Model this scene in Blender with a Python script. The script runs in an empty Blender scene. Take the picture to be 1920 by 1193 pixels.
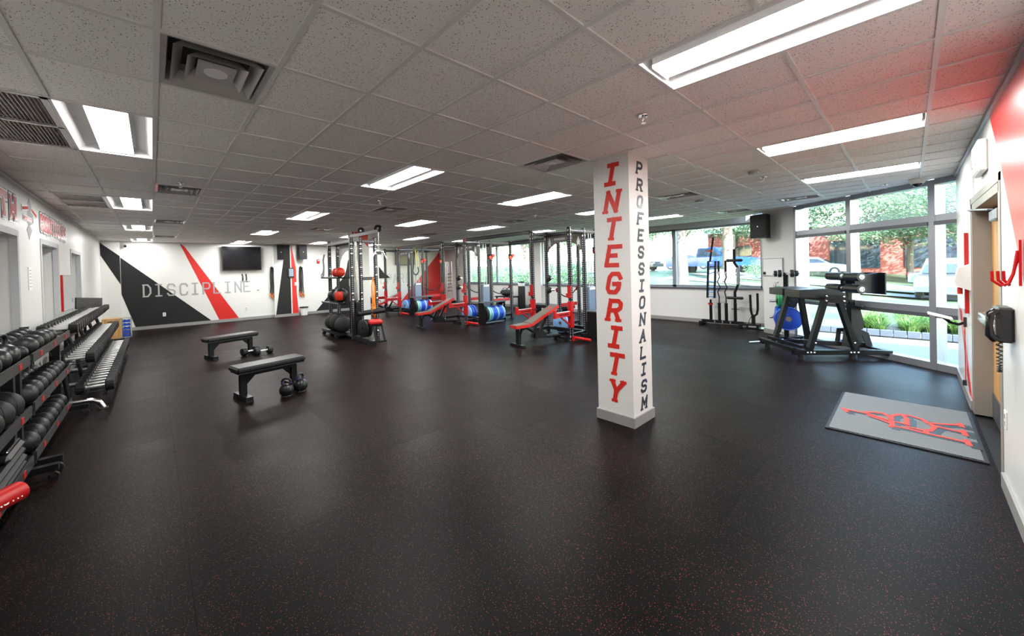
import bpy, math, random
from mathutils import Vector, Matrix
random.seed(7)
SC = bpy.context.scene
COL = SC.collection
PI = math.pi

# ------------------------------------------------------------------ camera
FPX, CX, CY, YAW, PITCH, ROLL = 707.9, 934.89, 510.33, 0.7421, -0.010, -0.026
CAMH, CEIL = 1.616, 2.715
def camera():
    fw = Vector((math.sin(YAW) * math.cos(PITCH), math.cos(YAW) * math.cos(PITCH), math.sin(PITCH)))
    rt = Vector((math.cos(YAW), -math.sin(YAW), 0))
    up = rt.cross(fw)
    r2 = rt * math.cos(ROLL) + up * math.sin(ROLL)
    u2 = up * math.cos(ROLL) - rt * math.sin(ROLL)
    m = Matrix.Identity(4)
    for i in range(3):
        m[i][0], m[i][1], m[i][2] = r2[i], u2[i], -fw[i]
    m[2][3] = CAMH
    cd = bpy.data.cameras.new('camera')
    cd.sensor_fit = 'HORIZONTAL'
    cd.sensor_width = 36.0
    cd.lens = FPX / 1920 * 36.0
    cd.shift_x = (960 - CX) / 1920
    cd.shift_y = (CY - 596.5) / 1920
    cd.clip_start = 0.05
    cd.clip_end = 400
    co = bpy.data.objects.new('camera', cd)
    COL.objects.link(co)
    co.matrix_world = m
    SC.camera = co
camera()

# ------------------------------------------------------------------ world, sun, exposure
LAMP = 56.0           # emission of the ceiling lamps
SKY = 2.0
SUN = 26.0
def world():
    w = bpy.data.worlds.new('world')
    SC.world = w
    w.use_nodes = True
    nt = w.node_tree
    for n in list(nt.nodes): nt.nodes.remove(n)
    o = nt.nodes.new('ShaderNodeOutputWorld')
    b = nt.nodes.new('ShaderNodeBackground')
    s = nt.nodes.new('ShaderNodeTexSky')
    s.sky_type = 'NISHITA'
    s.sun_disc = False
    s.sun_elevation = math.radians(36)
    s.sun_rotation = math.radians(220)
    s.air_density = 1.3
    s.dust_density = 0.4
    nt.links.new(s.outputs[0], b.inputs[0])
    b.inputs[1].default_value = SKY
    nt.links.new(b.outputs[0], o.inputs[0])
    ld = bpy.data.lights.new('sun', 'SUN')
    ld.energy = SUN
    ld.angle = 0.01
    ld.color = (0.86, 0.95, 1.08)
    lo = bpy.data.objects.new('sun', ld)
    COL.objects.link(lo)
    d = Vector((0.50, 0.60, -0.55))          # light travels this way: from behind the building, on to the lawn
    lo.rotation_euler = d.to_track_quat('-Z', 'Y').to_euler()
    lo.location = (20, -20, 30)
world()
vs = SC.view_settings
vs.view_transform = 'Standard'
vs.look = 'None'
vs.gamma = 1.0
vs.use_curve_mapping = False
vs.exposure = 0.86
try:
    SC.cycles.use_denoising = True
    SC.cycles.max_bounces = 8
    SC.cycles.transparent_max_bounces = 24
    SC.cycles.sample_clamp_indirect = 6.0
    SC.cycles.caustics_reflective = False
    SC.cycles.caustics_refractive = False
except Exception:
    pass

# ------------------------------------------------------------------ materials
MATS = {}
def nodes(name):
    m = bpy.data.materials.new(name)
    m.use_nodes = True
    nt = m.node_tree
    b = nt.nodes['Principled BSDF']
    MATS[name] = m
    return m, nt, b
def N(nt, kind, **kw):
    n = nt.nodes.new(kind)
    for k, v in kw.items(): setattr(n, k, v)
    return n
def plain(name, col, rough=0.5, metal=0.0, spec=0.5, var=0.0, scale=6.0, bump=0.0, bscale=200.0, coat=0.0):
    """colour with a little procedural variation and fine relief"""
    m, nt, b = nodes(name)
    b.inputs['Roughness'].default_value = rough
    b.inputs['Metallic'].default_value = metal
    b.inputs['Specular IOR Level'].default_value = spec
    b.inputs['Coat Weight'].default_value = coat
    tc = N(nt, 'ShaderNodeTexCoord')
    nz = N(nt, 'ShaderNodeTexNoise')
    nz.inputs['Scale'].default_value = scale
    nt.links.new(tc.outputs['Object'], nz.inputs['Vector'])
    mx = N(nt, 'ShaderNodeMix', data_type='RGBA')
    c = list(col)
    mx.inputs[6].default_value = [max(0, x * (1 - var)) for x in c] + [1]
    mx.inputs[7].default_value = [min(1, x * (1 + var)) for x in c] + [1]
    nt.links.new(nz.outputs[0], mx.inputs[0])
    nt.links.new(mx.outputs[2], b.inputs['Base Color'])
    if bump > 0:
        n2 = N(nt, 'ShaderNodeTexNoise')
        n2.inputs['Scale'].default_value = bscale
        nt.links.new(tc.outputs['Object'], n2.inputs['Vector'])
        bp = N(nt, 'ShaderNodeBump')
        bp.inputs['Strength'].default_value = bump
        bp.inputs['Distance'].default_value = 0.002
        nt.links.new(n2.outputs[0], bp.inputs['Height'])
        nt.links.new(bp.outputs[0], b.inputs['Normal'])
    return m
def emit(name, col, st):
    m, nt, b = nodes(name)
    b.inputs['Base Color'].default_value = (*col, 1)
    b.inputs['Emission Color'].default_value = (*col, 1)
    b.inputs['Emission Strength'].default_value = st
    return m
def math_(nt, op, a, b=None, c=None):
    n = N(nt, 'ShaderNodeMath', operation=op)
    for i, x in enumerate((a, b, c)):
        if x is None: continue
        if isinstance(x, (int, float)): n.inputs[i].default_value = x
        else: nt.links.new(x, n.inputs[i])
    return n.outputs[0]

plain('wall_white', (0.71, 0.71, 0.69), 0.34, var=0.015, scale=2, bump=0.08, bscale=350)
plain('paint_black', (0.014, 0.014, 0.015), 0.5, spec=0.3, var=0.06, scale=3)
plain('paint_red', (0.62, 0.022, 0.018), 0.32, var=0.05, scale=3)
plain('paint_grey', (0.34, 0.35, 0.36), 0.5, var=0.04)
plain('paint_faint', (0.50, 0.51, 0.53), 0.5, var=0.04)
plain('letter_red', (0.60, 0.03, 0.022), 0.25, var=0.05)
plain('letter_navy', (0.035, 0.04, 0.055), 0.25, var=0.05)
plain('letter_white', (0.85, 0.85, 0.85), 0.5)
plain('base_vinyl', (0.27, 0.265, 0.26), 0.45, var=0.05)
plain('tbar', (0.74, 0.73, 0.71), 0.4)
plain('lamp_pan', (0.80, 0.80, 0.80), 0.4)
plain('white_metal', (0.80, 0.80, 0.80), 0.35)
plain('white_plastic', (0.80, 0.79, 0.77), 0.35)
plain('grey_plastic', (0.35, 0.35, 0.36), 0.4)
plain('alu', (0.30, 0.32, 0.35), 0.32, metal=0.5)
plain('alu_dark', (0.10, 0.105, 0.115), 0.4, metal=0.4)
plain('chrome', (0.82, 0.82, 0.83), 0.16, metal=1.0)
plain('steel', (0.62, 0.62, 0.63), 0.3, metal=1.0, var=0.05)
plain('grip_steel', (0.80, 0.80, 0.80), 0.35, metal=0.55)
plain('bolt', (0.80, 0.80, 0.80), 0.25, metal=0.9)
plain('black_steel', (0.011, 0.011, 0.012), 0.34, spec=0.15, var=0.1, bump=0.05, bscale=400)
plain('black_gloss', (0.012, 0.012, 0.013), 0.16)
plain('black_plastic', (0.020, 0.020, 0.021), 0.42)
plain('iron', (0.012, 0.012, 0.0125), 0.30, spec=0.35, var=0.2, scale=20, bump=0.15, bscale=220)
plain('rubber', (0.012, 0.012, 0.0125), 0.55, spec=0.3, var=0.15, scale=15, bump=0.15, bscale=300)
plain('rack_grey', (0.030, 0.030, 0.031), 0.38, var=0.1)
plain('vinyl_black', (0.014, 0.014, 0.015), 0.40, spec=0.3, var=0.12, scale=10, bump=0.12, bscale=250)
plain('vinyl_olive', (0.105, 0.095, 0.075), 0.5, var=0.1, scale=10, bump=0.1, bscale=300)
plain('vinyl_red', (0.48, 0.018, 0.014), 0.38, spec=0.35, var=0.06)
plain('red_steel', (0.46, 0.012, 0.012), 0.32, spec=0.35, var=0.05)
plain('red_rubber', (0.52, 0.03, 0.014), 0.4, spec=0.35, var=0.08)
plain('mat_red', (0.62, 0.07, 0.06), 0.9, var=0.15, scale=60)
plain('orange', (0.85, 0.24, 0.02), 0.5, var=0.15, scale=12)
plain('yellow', (0.80, 0.68, 0.03), 0.5)
plain('blue_plate', (0.018, 0.075, 0.50), 0.38, var=0.1)
plain('blue_pale', (0.22, 0.42, 0.74), 0.38, var=0.08)
plain('green_plate', (0.03, 0.33, 0.10), 0.4, var=0.08)
plain('green_pale', (0.20, 0.55, 0.45), 0.4, var=0.08)
plain('purple', (0.10, 0.04, 0.28), 0.35)
plain('white_bucket', (0.82, 0.82, 0.80), 0.4)
plain('shroud', (0.14, 0.19, 0.27), 0.35, var=0.05)
plain('canvas', (0.018, 0.018, 0.017), 0.8, var=0.2, scale=18, bump=0.4, bscale=120)
plain('door_frame', (0.27, 0.245, 0.215), 0.4, var=0.03)
plain('screen', (0.004, 0.004, 0.005), 0.16, spec=0.25)
plain('screen_blue', (0.25, 0.34, 0.48), 0.2, var=0.2)
plain('board_white', (0.82, 0.83, 0.84), 0.15)
plain('vent_dark', (0.03, 0.03, 0.032), 0.5)
plain('vent_metal', (0.60, 0.585, 0.57), 0.22, metal=0.25)
plain('hole_bright', (0.5, 0.5, 0.5), 0.4)
plain('concrete', (0.15, 0.155, 0.17), 0.8, var=0.08, scale=3)
plain('asphalt', (0.26, 0.26, 0.27), 0.85, var=0.1, scale=8)
plain('brick_grey', (0.055, 0.058, 0.065), 0.8, var=0.2, scale=8)
plain('bark', (0.12, 0.09, 0.07), 0.9, var=0.4, scale=12, bump=0.6, bscale=30)
plain('blue_car', (0.015, 0.06, 0.36), 0.2, coat=0.5)
plain('dark_car', (0.03, 0.033, 0.04), 0.2, coat=0.5)
plain('silver_car', (0.13, 0.15, 0.19), 0.25, metal=0.3, coat=0.4)
plain('white_car', (0.42, 0.43, 0.45), 0.25, coat=0.4)
plain('car_glass', (0.03, 0.04, 0.05), 0.05)
plain('tyre', (0.02, 0.02, 0.02), 0.7)
plain('cone_orange', (0.85, 0.16, 0.02), 0.5)
plain('brick_wall', (0.30, 0.08, 0.06), 0.8, var=0.2, scale=4)

def m_wood():
    m, nt, b = nodes('wood')
    b.inputs['Roughness'].default_value = 0.42
    tc = N(nt, 'ShaderNodeTexCoord')
    mp = N(nt, 'ShaderNodeMapping')
    mp.inputs['Scale'].default_value = (14, 14, 0.9)
    nt.links.new(tc.outputs['Object'], mp.inputs[0])
    nz = N(nt, 'ShaderNodeTexNoise')
    nz.inputs['Scale'].default_value = 2.0
    nz.inputs['Detail'].default_value = 6
    nt.links.new(mp.outputs[0], nz.inputs['Vector'])
    rp = N(nt, 'ShaderNodeValToRGB')
    rp.color_ramp.elements[0].color = (0.42, 0.20, 0.06, 1)
    rp.color_ramp.elements[1].color = (0.68, 0.40, 0.15, 1)
    rp.color_ramp.elements[0].position = 0.3
    rp.color_ramp.elements[1].position = 0.7
    nt.links.new(nz.outputs[0], rp.inputs[0])
    nt.links.new(rp.outputs[0], b.inputs['Base Color'])
m_wood()

def m_floor():
    m, nt, b = nodes('rubber_floor')
    geo = N(nt, 'ShaderNodeNewGeometry')
    oi = N(nt, 'ShaderNodeObjectInfo')
    v = N(nt, 'ShaderNodeTexVoronoi')
    v.inputs['Scale'].default_value = 150
    nt.links.new(geo.outputs['Position'], v.inputs['Vector'])
    sep = N(nt, 'ShaderNodeSeparateColor')
    nt.links.new(v.outputs['Color'], sep.inputs[0])
    big = N(nt, 'ShaderNodeTexNoise')                      # flecks come denser and sparser over the mats
    big.inputs['Scale'].default_value = 0.8
    big.inputs['Detail'].default_value = 2
    nt.links.new(geo.outputs['Position'], big.inputs['Vector'])
    thr = math_(nt, 'MULTIPLY_ADD', big.outputs[0], -0.80, 1.01)
    pick = math_(nt, 'GREATER_THAN', sep.outputs[0], thr)
    rad = math_(nt, 'MULTIPLY_ADD', sep.outputs[1], 0.24, 0.12)
    near = math_(nt, 'LESS_THAN', v.outputs['Distance'], rad)
    fl = math_(nt, 'MULTIPLY', pick, near)
    base = N(nt, 'ShaderNodeMix', data_type='RGBA')
    base.inputs[6].default_value = (0.0024, 0.0024, 0.0024, 1)
    base.inputs[7].default_value = (0.0032, 0.0030, 0.0030, 1)
    nt.links.new(oi.outputs['Random'], base.inputs[0])
    dust = N(nt, 'ShaderNodeTexNoise')                      # scuffs and dust
    dust.inputs['Scale'].default_value = 1.7
    dust.inputs['Detail'].default_value = 7
    dust.inputs['Roughness'].default_value = 0.65
    nt.links.new(geo.outputs['Position'], dust.inputs['Vector'])
    dm = N(nt, 'ShaderNodeMapRange')
    dm.inputs[1].default_value = 0.45; dm.inputs[2].default_value = 0.8
    dm.inputs[3].default_value = 0.0; dm.inputs[4].default_value = 0.45
    nt.links.new(dust.outputs[0], dm.inputs[0])
    b2 = N(nt, 'ShaderNodeMix', data_type='RGBA')
    b2.inputs[7].default_value = (0.012, 0.0100, 0.0092, 1)
    nt.links.new(dm.outputs[0], b2.inputs[0])
    nt.links.new(base.outputs[2], b2.inputs[6])
    mx = N(nt, 'ShaderNodeMix', data_type='RGBA')
    nt.links.new(fl, mx.inputs[0])
    nt.links.new(b2.outputs[2], mx.inputs[6])
    mx.inputs[7].default_value = (0.19, 0.045, 0.045, 1)
    nt.links.new(mx.outputs[2], b.inputs['Base Color'])
    r = N(nt, 'ShaderNodeMapRange')
    r.inputs[1].default_value = 0.2; r.inputs[2].default_value = 0.8; r.inputs[3].default_value = 0.35; r.inputs[4].default_value = 0.45
    nt.links.new(dust.outputs[0], r.inputs[0])
    rr = math_(nt, 'MULTIPLY_ADD', oi.outputs['Random'], 0.05, r.outputs[0])
    nt.links.new(rr, b.inputs['Roughness'])
    b.inputs['Specular IOR Level'].default_value = 0.055
    n2 = N(nt, 'ShaderNodeTexNoise')
    n2.inputs['Scale'].default_value = 160
    nt.links.new(geo.outputs['Position'], n2.inputs['Vector'])
    bp = N(nt, 'ShaderNodeBump')
    bp.inputs['Strength'].default_value = 0.10
    bp.inputs['Distance'].default_value = 0.002
    nt.links.new(n2.outputs[0], bp.inputs['Height'])
    nt.links.new(bp.outputs[0], b.inputs['Normal'])
m_floor()

def m_tile():
    m, nt, b = nodes('ceiling_tile')
    geo = N(nt, 'ShaderNodeNewGeometry')
    oi = N(nt, 'ShaderNodeObjectInfo')
    v = N(nt, 'ShaderNodeTexVoronoi')
    v.inputs['Scale'].default_value = 110
    nt.links.new(geo.outputs['Position'], v.inputs['Vector'])
    sep = N(nt, 'ShaderNodeSeparateColor')
    nt.links.new(v.outputs['Color'], sep.inputs[0])
    pick = math_(nt, 'GREATER_THAN', sep.outputs[0], 0.5)
    rad = math_(nt, 'MULTIPLY_ADD', sep.outputs[1], 0.30, 0.08)
    fl = math_(nt, 'MULTIPLY', pick, math_(nt, 'LESS_THAN', v.outputs['Distance'], rad))
    base = N(nt, 'ShaderNodeMix', data_type='RGBA')
    base.inputs[6].default_value = (0.89, 0.87, 0.845, 1)
    base.inputs[7].default_value = (0.94, 0.92, 0.895, 1)
    nt.links.new(oi.outputs['Random'], base.inputs[0])
    mx = N(nt, 'ShaderNodeMix', data_type='RGBA')
    nt.links.new(fl, mx.inputs[0])
    nt.links.new(base.outputs[2], mx.inputs[6])
    mx.inputs[7].default_value = (0.22, 0.20, 0.19, 1)
    nt.links.new(mx.outputs[2], b.inputs['Base Color'])
    b.inputs['Roughness'].default_value = 0.75
    b.inputs['Specular IOR Level'].default_value = 0.25
m_tile()

def m_holes(name, base, hole, pitch=0.05, hr=0.0125, rough=0.35):
    """steel tube with a row of punched holes along its local z, on every face"""
    m, nt, b = nodes(name)
    tc = N(nt, 'ShaderNodeTexCoord')
    s = N(nt, 'ShaderNodeSeparateXYZ')
    nt.links.new(tc.outputs['Object'], s.inputs[0])
    fz = math_(nt, 'FRACT', math_(nt, 'DIVIDE', s.outputs[2], pitch))
    dz = math_(nt, 'MULTIPLY', math_(nt, 'SUBTRACT', fz, 0.5), pitch)
    ax = math_(nt, 'ABSOLUTE', s.outputs[0]); ay = math_(nt, 'ABSOLUTE', s.outputs[1])
    lat = math_(nt, 'MINIMUM', ax, ay)
    r2 = math_(nt, 'ADD', math_(nt, 'MULTIPLY', dz, dz), math_(nt, 'MULTIPLY', lat, lat))
    h = math_(nt, 'LESS_THAN', r2, hr * hr)
    mx = N(nt, 'ShaderNodeMix', data_type='RGBA')
    nt.links.new(h, mx.inputs[0])
    mx.inputs[6].default_value = (*base, 1)
    mx.inputs[7].default_value = (*hole, 1)
    nt.links.new(mx.outputs[2], b.inputs['Base Color'])
    b.inputs['Roughness'].default_value = rough
    b.inputs['Specular IOR Level'].default_value = 0.3
m_holes('upright_steel', (0.012, 0.012, 0.0135), (0.26, 0.27, 0.30), hr=0.0135)
m_holes('upright_pale', (0.12, 0.14, 0.18), (0.02, 0.02, 0.025))
m_holes('beam_steel', (0.013, 0.013, 0.0145), (0.26, 0.27, 0.30), hr=0.0135)

def m_glass():
    m, nt, b = nodes('window_glass')
    nt.nodes.remove(b)
    out = nt.nodes['Material Output']
    t = N(nt, 'ShaderNodeBsdfTransparent'); t.inputs[0].default_value = (0.90, 0.945, 0.94, 1)
    g = N(nt, 'ShaderNodeBsdfGlossy'); g.inputs['Roughness'].default_value = 0.01
    lw = N(nt, 'ShaderNodeLayerWeight'); lw.inputs[0].default_value = 0.5
    mx = N(nt, 'ShaderNodeMixShader')
    k = math_(nt, 'MULTIPLY_ADD', math_(nt, 'POWER', lw.outputs['Facing'], 4.5), 0.9, 0.045)
    nt.links.new(k, mx.inputs[0]); nt.links.new(t.outputs[0], mx.inputs[1]); nt.links.new(g.outputs[0], mx.inputs[2])
    nt.links.new(mx.outputs[0], out.inputs[0])
m_glass()

def m_mat():
    m, nt, b = nodes('mat_grey')
    geo = N(nt, 'ShaderNodeNewGeometry')
    w1 = N(nt, 'ShaderNodeTexChecker'); w1.inputs['Scale'].default_value = 60
    nt.links.new(geo.outputs['Position'], w1.inputs[0])
    w1.inputs[1].default_value = (0.24, 0.275, 0.295, 1); w1.inputs[2].default_value = (0.13, 0.155, 0.17, 1)
    nz = N(nt, 'ShaderNodeTexNoise'); nz.inputs['Scale'].default_value = 220
    nt.links.new(geo.outputs['Position'], nz.inputs['Vector'])
    mx = N(nt, 'ShaderNodeMix', data_type='RGBA', blend_type='MULTIPLY')
    mx.inputs[0].default_value = 0.5
    nt.links.new(w1.outputs[0], mx.inputs[6]); nt.links.new(nz.outputs[0], mx.inputs[7])
    nt.links.new(mx.outputs[2], b.inputs['Base Color'])
    b.inputs['Roughness'].default_value = 0.9
m_mat()

def m_leaf(name, c1, c2, sc=1.5):
    m, nt, b = nodes(name)
    geo = N(nt, 'ShaderNodeNewGeometry')
    nz = N(nt, 'ShaderNodeTexNoise'); nz.inputs['Scale'].default_value = sc
    nt.links.new(geo.outputs['Position'], nz.inputs['Vector'])
    mx = N(nt, 'ShaderNodeMix', data_type='RGBA')
    mx.inputs[6].default_value = (*c1, 1); mx.inputs[7].default_value = (*c2, 1)
    rp = N(nt, 'ShaderNodeMapRange'); rp.inputs[1].default_value = 0.35; rp.inputs[2].default_value = 0.65
    nt.links.new(nz.outputs[0], rp.inputs[0]); nt.links.new(rp.outputs[0], mx.inputs[0])
    nt.links.new(mx.outputs[2], b.inputs['Base Color'])
    b.inputs['Roughness'].default_value = 0.5
    b.inputs['Subsurface Weight'].default_value = 0.0
    tr = N(nt, 'ShaderNodeBsdfTranslucent')
    nt.links.new(mx.outputs[2], tr.inputs[0])
    ms = N(nt, 'ShaderNodeMixShader'); ms.inputs[0].default_value = 0.4
    out = nt.nodes['Material Output']
    nt.links.new(b.outputs[0], ms.inputs[1]); nt.links.new(tr.outputs[0], ms.inputs[2])
    nt.links.new(ms.outputs[0], out.inputs[0])
m_leaf('leaf_green', (0.09, 0.16, 0.08), (0.30, 0.38, 0.22))
m_leaf('leaf_dark', (0.09, 0.17, 0.08), (0.22, 0.34, 0.17))
m_leaf('grass_blade', (0.06, 0.15, 0.025), (0.20, 0.29, 0.07), 6)
m_leaf('lawn', (0.08, 0.125, 0.05), (0.16, 0.205, 0.105), 0.5)
m_leaf('mulch', (0.16, 0.10, 0.07), (0.42, 0.36, 0.32), 12)
emit('lamp_lens', (1.0, 0.985, 0.955), LAMP)
emit('lamp_lens_dim', (1.0, 0.985, 0.955), LAMP * 0.43)

# ------------------------------------------------------------------ mesh helpers
class MB:
    def __init__(s): s.v = []; s.f = []; s.sm = []; s.mi = []; s.cur = 0
    def add(s, vs_, fs, smooth=False):
        n = len(s.v)
        s.v += [tuple(p) for p in vs_]
        s.f += [tuple(i + n for i in q) for q in fs]
        s.sm += [smooth] * len(fs)
        s.mi += [s.cur] * len(fs)
        return s
    def box(s, c, d, R=None, ch=0.0):
        x, y, z = d[0] / 2, d[1] / 2, d[2] / 2
        c = Vector(c)
        if ch <= 0:
            P = [Vector((a * x, b * y, e * z)) for a in (-1, 1) for b in (-1, 1) for e in (-1, 1)]
            F = [(0, 1, 3, 2), (4, 6, 7, 5), (0, 4, 5, 1), (2, 3, 7, 6), (0, 2, 6, 4), (1, 5, 7, 3)]
        else:                                             # chamfered box
            ch = min(ch, x * .98, y * .98, z * .98)
            P = []; idx = {}
            for a in (-1, 1):
                for b in (-1, 1):
                    for e in (-1, 1):
                        for k in range(3):
                            q = [a * (x - ch), b * (y - ch), e * (z - ch)]
                            q[k] = (a * x, b * y, e * z)[k]
                            idx[(a, b, e, k)] = len(P); P.append(Vector(q))
            F = []
            for a in (-1, 1):
                F.append([idx[(a, b, e, 0)] for b, e in ((-1, -1), (1, -1), (1, 1), (-1, 1))][::a])
                F.append([idx[(b, a, e, 1)] for b, e in ((-1, -1), (1, -1), (1, 1), (-1, 1))][::-a])
                F.append([idx[(b, e, a, 2)] for b, e in ((-1, -1), (1, -1), (1, 1), (-1, 1))][::a])
            for a in (-1, 1):
                for b in (-1, 1):
                    F.append([idx[(a, b, -1, 0)], idx[(a, b, 1, 0)], idx[(a, b, 1, 1)], idx[(a, b, -1, 1)]][::a * b])
                    F.append([idx[(a, -1, b, 0)], idx[(a, 1, b, 0)], idx[(a, 1, b, 2)], idx[(a, -1, b, 2)]][::-a * b])
                    F.append([idx[(-1, a, b, 1)], idx[(1, a, b, 1)], idx[(1, a, b, 2)], idx[(-1, a, b, 2)]][::a * b])
                    for e in (-1, 1):
                        F.append([idx[(a, b, e, 0)], idx[(a, b, e, 1)], idx[(a, b, e, 2)]][::a * b * e])
        if R is not None: P = [R @ p for p in P]
        return s.add([p + c for p in P], F)
    def bar(s, p, q, w, h, up=(0, 0, 1), ch=0.0):
        p, q = Vector(p), Vector(q)
        d = q - p
        L = d.length
        if L < 1e-6: return s
        d.normalize()
        up = Vector(up)
        if abs(d.dot(up)) > 0.98: up = Vector((0, 1, 0)) if abs(d.y) < .9 else Vector((1, 0, 0))
        sx = d.cross(up).normalized()
        sz = sx.cross(d)
        R = Matrix((sx, d, sz)).transposed()
        return s.box((p + q) / 2, (w, L, h), R, ch)
    def tube(s, pts, r, n=10, closed=False, caps=True):
        pts = [Vector(p) for p in pts]
        m = len(pts)
        rs = r if isinstance(r, (list, tuple)) else [r] * m
        T = []
        for i in range(m):
            a = pts[(i - 1) % m] if (i > 0 or closed) else pts[i]
            b = pts[(i + 1) % m] if (i < m - 1 or closed) else pts[i]
            T.append((b - a).normalized())
        up = Vector((0, 0, 1))
        if abs(T[0].dot(up)) > 0.9: up = Vector((1, 0, 0))
        nrm = (up - T[0] * up.dot(T[0])).normalized()
        V = []
        for i in range(m):
            nrm = (nrm - T[i] * nrm.dot(T[i]))
            if nrm.length < 1e-6: nrm = T[i].orthogonal()
            nrm.normalize()
            bn = T[i].cross(nrm)
            for k in range(n):
                a = 2 * PI * k / n
                V.append(pts[i] + (nrm * math.cos(a) + bn * math.sin(a)) * rs[i])
        F = []
        for i in range(m if closed else m - 1):
            j = (i + 1) % m
            for k in range(n):
                l = (k + 1) % n
                F.append((i * n + k, i * n + l, j * n + l, j * n + k))
        s.add(V, F, True)
        if caps and not closed:                           # caps get vertices of their own, so the edge stays crisp
            s.add(V[:n], [tuple(range(n))[::-1]]); s.add(V[(m - 1) * n:], [tuple(range(n))])
        return s
    def cyl(s, p, q, r, n=16, r2=None):
        return s.tube([p, q], [r, r if r2 is None else r2], n)
    def lathe(s, prof, o=(0, 0, 0), ax=(0, 0, 1), n=20, smooth=True, full=True):
        """turned profile; sharp corners of the profile stay sharp"""
        o = Vector(o); ax = Vector(ax).normalized()
        u = ax.orthogonal().normalized(); w = ax.cross(u)
        runs = [[prof[0]]]
        for i in range(1, len(prof)):
            runs[-1].append(prof[i])
            if i < len(prof) - 1:
                a = Vector((prof[i][0] - prof[i - 1][0], prof[i][1] - prof[i - 1][1])); b = Vector((prof[i + 1][0] - prof[i][0], prof[i + 1][1] - prof[i][1]))
                if a.length > 1e-7 and b.length > 1e-7 and a.angle(b) > 0.65: runs.append([prof[i]])
        for rn in runs:
            V = []
            for (r, t) in rn:
                for k in range(n):
                    a = 2 * PI * k / n
                    V.append(o + ax * t + (u * math.cos(a) + w * math.sin(a)) * max(r, 1e-5))
            s.add(V, [(i * n + k, i * n + (k + 1) % n, (i + 1) * n + (k + 1) % n, (i + 1) * n + k) for i in range(len(rn) - 1) for k in range(n)], smooth)
        return s
    def ball(s, c, r, n=18, m=12, sq=(1, 1, 1)):
        c = Vector(c)
        V = []; F = []
        for i in range(m + 1):
            t = PI * i / m
            for k in range(n):
                a = 2 * PI * k / n
                V.append(c + Vector((math.sin(t) * math.cos(a) * sq[0], math.sin(t) * math.sin(a) * sq[1], -math.cos(t) * sq[2])) * r)
        for i in range(m):
            for k in range(n):
                l = (k + 1) % n
                F.append((i * n + k, i * n + l, (i + 1) * n + l, (i + 1) * n + k))
        return s.add(V, F, True)
    def prism(s, poly, o, ux, uy, th):
        """polygon (2-D) in the plane o+ux,uy, grown by th along ux x uy"""
        o, ux, uy = Vector(o), Vector(ux), Vector(uy)
        nz = ux.cross(uy).normalized() * th
        A = [o + ux * a + uy * b for a, b in poly]
        n = len(A)
        V = A + [p + nz for p in A]
        F = [tuple(range(n))[::-1], tuple(range(n, 2 * n))]
        F += [(i, (i + 1) % n, n + (i + 1) % n, n + i) for i in range(n)]
        return s.add(V, F)
    def obj(s, name, mat, parent=None, loc=(0, 0, 0), rz=0.0):
        me = bpy.data.meshes.new(name)
        me.from_pydata(s.v, [], s.f)
        mats = mat if isinstance(mat, (list, tuple)) else [mat]
        for q in mats: me.materials.append(MATS[q])
        me.polygons.foreach_set('use_smooth', s.sm)
        if len(mats) > 1: me.polygons.foreach_set('material_index', s.mi)
        me.update()
        o = bpy.data.objects.new(name, me)
        COL.objects.link(o)
        o.location = loc
        o.rotation_euler = (0, 0, rz)
        if parent is not None: o.parent = parent
        return o
def new(): return MB()
def tag(o, label=None, cat=None, group=None, kind=None):
    if label: o['label'] = label
    if cat: o['category'] = cat
    if group: o['group'] = group
    if kind: o['kind'] = kind
    return o
def thing(name, label, cat, loc=(0, 0, 0), rz=0.0, group=None):
    o = bpy.data.objects.new(name, None)
    o.empty_display_size = 0.1
    COL.objects.link(o)
    o.location = loc
    o.rotation_euler = (0, 0, rz)
    return tag(o, label, cat, group)
def kids(o): return [c for c in bpy.data.objects if c.parent == o]
def copy_tree(o, loc=None, rz=None, label=None, parent=None, ch=None):
    c = o.copy(); COL.objects.link(c)
    if parent is not None: c.parent = parent
    if loc is not None: c.location = loc
    if rz is not None: c.rotation_euler = (o.rotation_euler[0], o.rotation_euler[1], rz)
    if label: c['label'] = label
    for k in (o.children if ch is None else ch): copy_tree(k, parent=c)
    return c
def same(o, parent, loc, rz=0.0):
    c = bpy.data.objects.new(o.name, o.data); COL.objects.link(c)
    c.parent = parent; c.location = loc; c.rotation_euler = (0, 0, rz)
    return c

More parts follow.
